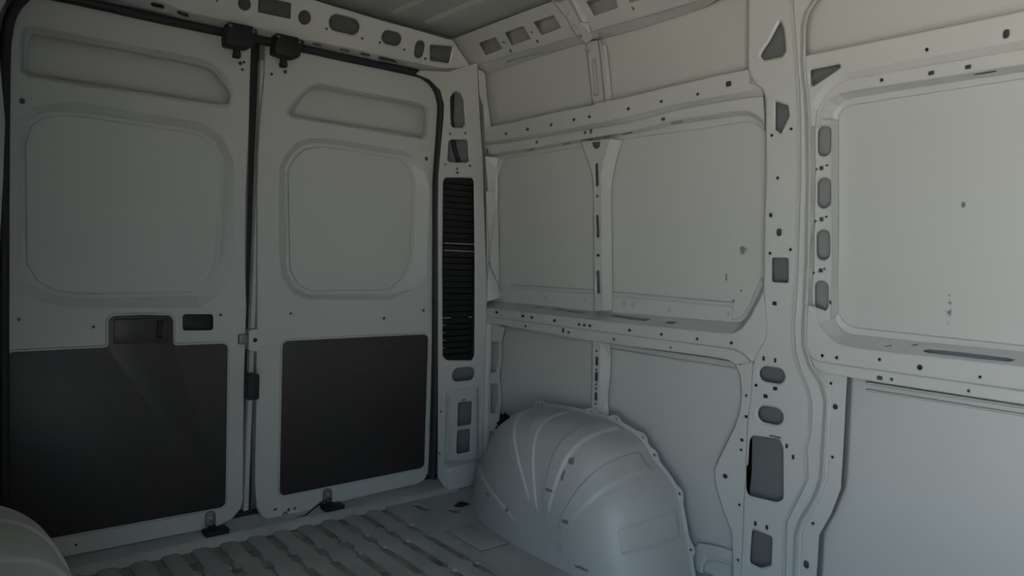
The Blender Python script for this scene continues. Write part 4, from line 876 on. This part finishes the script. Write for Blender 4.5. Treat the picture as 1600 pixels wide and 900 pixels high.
# bolt rings by the upper latches
for par, (x, z) in ((d1, (.893, 1.756)), (d2, (1.062, 1.757))):
    bm = bmesh.new(); disc(bm, (x+.012, 2.70, z-.008), (0, -1, 0), .008, .004); from_bm('stop_stud', bm, metal, par, 30)
    bm = bmesh.new(); disc(bm, (x+.012, 2.6955, z-.008), (0, -1, 0), .004, .0015); from_bm('stud_socket', bm, rubber, par, 30)
for par, (x, z) in ((d1, (.913, 1.727)), (d2, (1.022, 1.731))):
    bm = bmesh.new(); disc(bm, (x, 2.70, z), (0, -1, 0), .0055, .0012); from_bm('rubber_bung', bm, rubber, par, 30)

# ------------------------------------------------------------------ seal around the doors
P = [Vector((u, 2.684, v)) for u, v in DATA['seal']]
bm = bmesh.new(); tube(bm, smooth_path(P, 4), .0155, 10, 1.2); se = from_bm('door_seal', bm, rubber, wrr, 60); se['label'] = 'black rubber weatherstrip'

# ------------------------------------------------------------------ upper latches
for i, (poly, hk) in enumerate(zip(DATA['latches'], DATA['hooks'])):
    cx = sum(p[0] for p in poly)/len(poly); cz = sum(p[1] for p in poly)/len(poly)
    lt = tag(empty('door_latch', (cx, 2.70, cz)), 'black upper door latch hanging from the header over the %s' % ('notched trim board door' if i == 0 else 'plain trim board door'), 'latch', 'upper door latches')
    bm = bmesh.new(); prism(bm, [Vector((u-cx, -.092, v-cz)) for u, v in fillet(poly, .008, 2)], Vector((0, .056, 0)), .005); from_bm('housing', bm, plastic, lt, 35)
    hx = sum(p[0] for p in hk)/4; hz = sum(p[1] for p in hk)/4
    bm = bmesh.new(); bx(bm, (hx-cx-.0105, -.072, hz-cz-.019), (hx-cx+.0105, -.052, hz-cz+.035), .003); bx(bm, (hx-cx-.013, -.078, hz-cz-.019), (hx-cx+.011, -.050, hz-cz-.002), .003); from_bm('hook', bm, plastic, lt, 35)
    bm = bmesh.new(); bx(bm, (hx-cx+.011, -.03, hz-cz-.002), (hx-cx+.018, -.004, hz-cz+.026), .001); from_bm('striker_plate', bm, metal, lt, 35)
    for bx_, bz_ in ((-.038, .034), (.042, .030)):
        bm = bmesh.new(); disc(bm, (bx_, -.090, bz_), (0, -1, 0), .0065, .006); from_bm('bolt_head', bm, metal, lt, 30)
    bm = bmesh.new(); bx(bm, (-.04, -.080, .034), (.045, -.018, .050), .004); from_bm('mounting_plate', bm, plastic, lt, 35)

# ------------------------------------------------------------------ vent grille in the corner pillar
vp = DATA['corner_pillar']['holes'][0][3]
vx0, vx1 = min(p[0] for p in vp), max(p[0] for p in vp); vz0, vz1 = min(p[1] for p in vp), max(p[1] for p in vp)
vg = tag(empty('vent_grille', ((vx0+vx1)/2, 2.70, vz0)), 'tall black louvred air vent set in the corner pillar', 'vent')
VO = Vector(((vx0+vx1)/2, 2.70, vz0))
def vb(name, lo, hi, m, bev=0.0):
    bm = bmesh.new(); bx(bm, Vector(lo)-VO, Vector(hi)-VO, bev); return from_bm(name, bm, m, vg, 35)
vb('back_plate', (vx0+.002, 2.705, vz0+.002), (vx1-.002, 2.712, vz1-.002), plastic)
vb('side_rail', (vx0+.001, 2.668, vz0), (vx0+.010, 2.706, vz1), plastic, .003); vb('side_rail', (vx1-.010, 2.668, vz0), (vx1-.001, 2.706, vz1), plastic, .003)
n = 30
for k in range(n):
    z = vz0+.02+(vz1-vz0-.04)*k/(n-1)
    bm = bmesh.new(); c = [(-.0, -.022, .010), (-.0, -.018, .012), (0, -.010, -.010), (0, -.014, -.012)]
    a = [bm.verts.new((vx0+.010-VO.x, p[1], z-vz0+p[2])) for p in c]; b = [bm.verts.new((vx1-.010-VO.x, p[1], z-vz0+p[2])) for p in c]
    for i in range(4): bm.faces.new((a[i], a[(i+1) % 4], b[(i+1) % 4], b[i]))
    bm.faces.new(a[::-1]); bm.faces.new(b); bmesh.ops.recalc_face_normals(bm, faces=bm.faces[:])
    from_bm('slat', bm, plastic, vg)
def vz(py): return vz1+(vz0-vz1)*(py-277.5)/(563-277.5)
for py, xa, xb in ((380.5, .1, .9), (391.5, .1, .9), (494.5, .1, .32), (494.5, .84, .92), (505.5, .12, .2), (517, .12, .2), (529, .12, .2), (540.5, .12, .2)):
    vb('slit_light_strip', (vx0+(vx1-vx0)*xa, 2.667, vz(py)-.0022), (vx0+(vx1-vx0)*xb, 2.674, vz(py)+.0022), pale)  # pale strips paint in the light showing between the louvres

# ------------------------------------------------------------------ wheel arches
FLG = DATA['arch_flange']
prof = [Vector((2.565, 0))]+[Vector(p) for p in FLG[:-1]]+[Vector((1.450, 0))]
prof = smooth_path([(p.x, p.y, 0) for p in prof], 12)
def arch_mesh():
    yc = 1.86; E = .345; X0 = 2.055; NT = 80
    L = [0]
    for i in range(1, len(prof)): L.append(L[-1]+(prof[i]-prof[i-1]).length)
    NU = 280; out = []
    j = 0
    for k in range(NU+1):
        s = L[-1]*k/NU
        while j < len(L)-2 and L[j+1] < s: j += 1
        t = (s-L[j])/max(1e-9, L[j+1]-L[j]); out.append(prof[j].lerp(prof[j+1], t))
    def u_of(y, z): return min(range(NU+1), key=lambda k: (out[k].x-y)**2+(out[k].y-z)**2)/NU
    spec = [(.016, .35, .985), (.020, .12, .990), (.020, .10, .996), (.021, .10, .995), (.021, .16, .994), (.022, .10, .82)]
    ribs = [(u_of(*p), *q) for p, q in zip(DATA['arch_ribs'], spec)]
    bm = bmesh.new(); rows = []
    for i in range(NT+1):
        t = math.sin(i/NT*math.pi/2) if i else 0.0
        row = []
        for k, p in enumerate(out):
            u = k/NU
            n_ = 2.3 if p.x > yc else 4.2
            sy = (1-t**n_)**(1/n_) if t < 1 else 0; sz = (1-t**4.0)**(1/4.0) if t < 1 else 0
            # keep a flat inner face on the front half
            rb = 0
            for (c, w, ta, tb) in ribs:
                d = abs(u-c)/w
                if d < 1.25 and ta < t < tb:
                    e = max(0, min(1, (1.25-d)/.25)); f = min(1, (t-ta)/.04, (tb-t)/.003); rb = max(rb, e*f)
            dep = rb*.008
            y = yc+(p.x-yc)*sy; z = p.y*sz; x = X0-E*t
            q = Vector((x, y, z)); nrm = Vector((-(.15+t), (p.x-yc)*(1-t)*1.6, p.y*(1.2-t)*2)).normalized()
            q = q+nrm*dep
            row.append(bm.verts.new(q))
        rows.append(row)
    for i in range(NT):
        for k in range(NU):
            f = (rows[i][k], rows[i][k+1], rows[i+1][k+1], rows[i+1][k])
            bm.faces.new(f)
    bmesh.ops.remove_doubles(bm, verts=bm.verts[:], dist=1e-5)
    bmesh.ops.recalc_face_normals(bm, faces=bm.faces[:])
    return bm
def arch_flange(parent, m):
    pts = [(p.x, max(p.y, 0.0)) for p in prof]
    tabs = [(2.46, .29), (2.37, .385), (2.26, .435), (2.24, .44), (1.955, .462), (1.83, .46), (1.70, .42), (1.645, .37), (1.53, .265), (1.475, .09)]
    ring = grow(pts+[(2.0, -.15)], .016)[:len(pts)]
    inn = grow(pts+[(2.0, -.15)], -.010)[:len(pts)]
    big = []
    for (y, z) in ring:
        c = Vector((y-2.0, z-.1)).normalized(); d = min((Vector((y, z))-Vector(tq)).length for tq in tabs)
        e = max(0, 1-(d/.034)**2)*.020
        big.append((y+c.x*e, z+c.y*e))
    outer = [(u, v, -.007) for u, v in big]+[(u, v, -.007) for u, v in reversed(inn)]
    holes = []
    for (y, z) in tabs:
        c = Vector((y-2.0, z-.1)).normalized(); holes.append(('o', -.007, y+c.x*.014, z+c.y*.014, .005, .005, 0))
    return cdt_piece('arch_flange', 'S', outer, [], [], holes, m, parent, thick=.002)
wa = tag(empty('wheel_arch', (0, 0, 0)), 'white steel wheel arch with radiating ribs against the wall opposite the sliding door', 'wheel arch')
hs = from_bm('housing', arch_mesh(), archm, wa, 40)
af = arch_flange(wa, paint)
wa2 = tag(empty('wheel_arch', (0, 0, 0)), 'white steel wheel arch on the sliding door side beside the door with notched trim board', 'wheel arch')
for o in (hs, af):
    c = mirror(o, wa2); c.scale = (-.93, 1, .93); c.location.x = .93*2.055-.035

# ------------------------------------------------------------------ loose things
bm = bmesh.new()
bmesh.ops.create_icosphere(bm, subdivisions=3, radius=1)
for v in bm.verts:
    n = Vector(v.co)
    k = 1+.22*math.sin(7*n.x+2)*math.sin(9*n.y)+.18*math.sin(13*n.z+1)*math.cos(8*n.x)
    v.co = Vector((n.x*.022, n.y*.070, n.z*.055))*k
fo_ = from_bm('foam_block', bm, foam, None, 50); fo_.location = (2.087, 2.54, .285); fo_.rotation_euler = (.5, 0, 0)
tag(fo_, 'ragged black foam wad stuffed between wheel arch and wall', 'foam')
bm = bmesh.new()
P = smooth_path([(1.145, 2.672, .020), (1.18, 2.668, .022), (1.215, 2.672, .040), (1.25, 2.678, .056), (1.285, 2.682, .062), (1.30, 2.69, .060)], 5)
tube(bm, P, .003, 8); cb = from_bm('cable', bm, rubber, None, 60)
tag(cb, 'thin black cable along the bottom edge of the plain trim board door', 'cable')

P = [Vector((u, 2.715, v)) for u, v in DATA['loom']]
bm = bmesh.new(); tube(bm, smooth_path(P, 4), .0105, 8); lo_ = from_bm('wiring_loom', bm, rubber, None, 60)
tag(lo_, 'black cable loom hanging inside the corner pillar behind its upper openings', 'cable')
bm = bmesh.new(); bmesh.ops.create_icosphere(bm, subdivisions=2, radius=1)
for v in bm.verts:
    n = Vector(v.co); v.co = Vector((n.x*.032, n.y*.02, max(n.z, -.4)*.008))*(1+.3*math.sin(6*n.x+3*n.y))
sc = from_bm('rubber_scrap', bm, foam, None, 50); sc.location = (1.80, 2.465, .0035)
tag(sc, 'small black scrap lying on the floor beside the wheel arch', 'debris')

# outdoors: the yard the van stands in
gd = box('floor_yard', (-40, -40, -.62), (40, 40, -.60), ground)
gd.name = 'ground'; tag(gd, 'pale asphalt yard outside the van', 'ground', kind='structure')
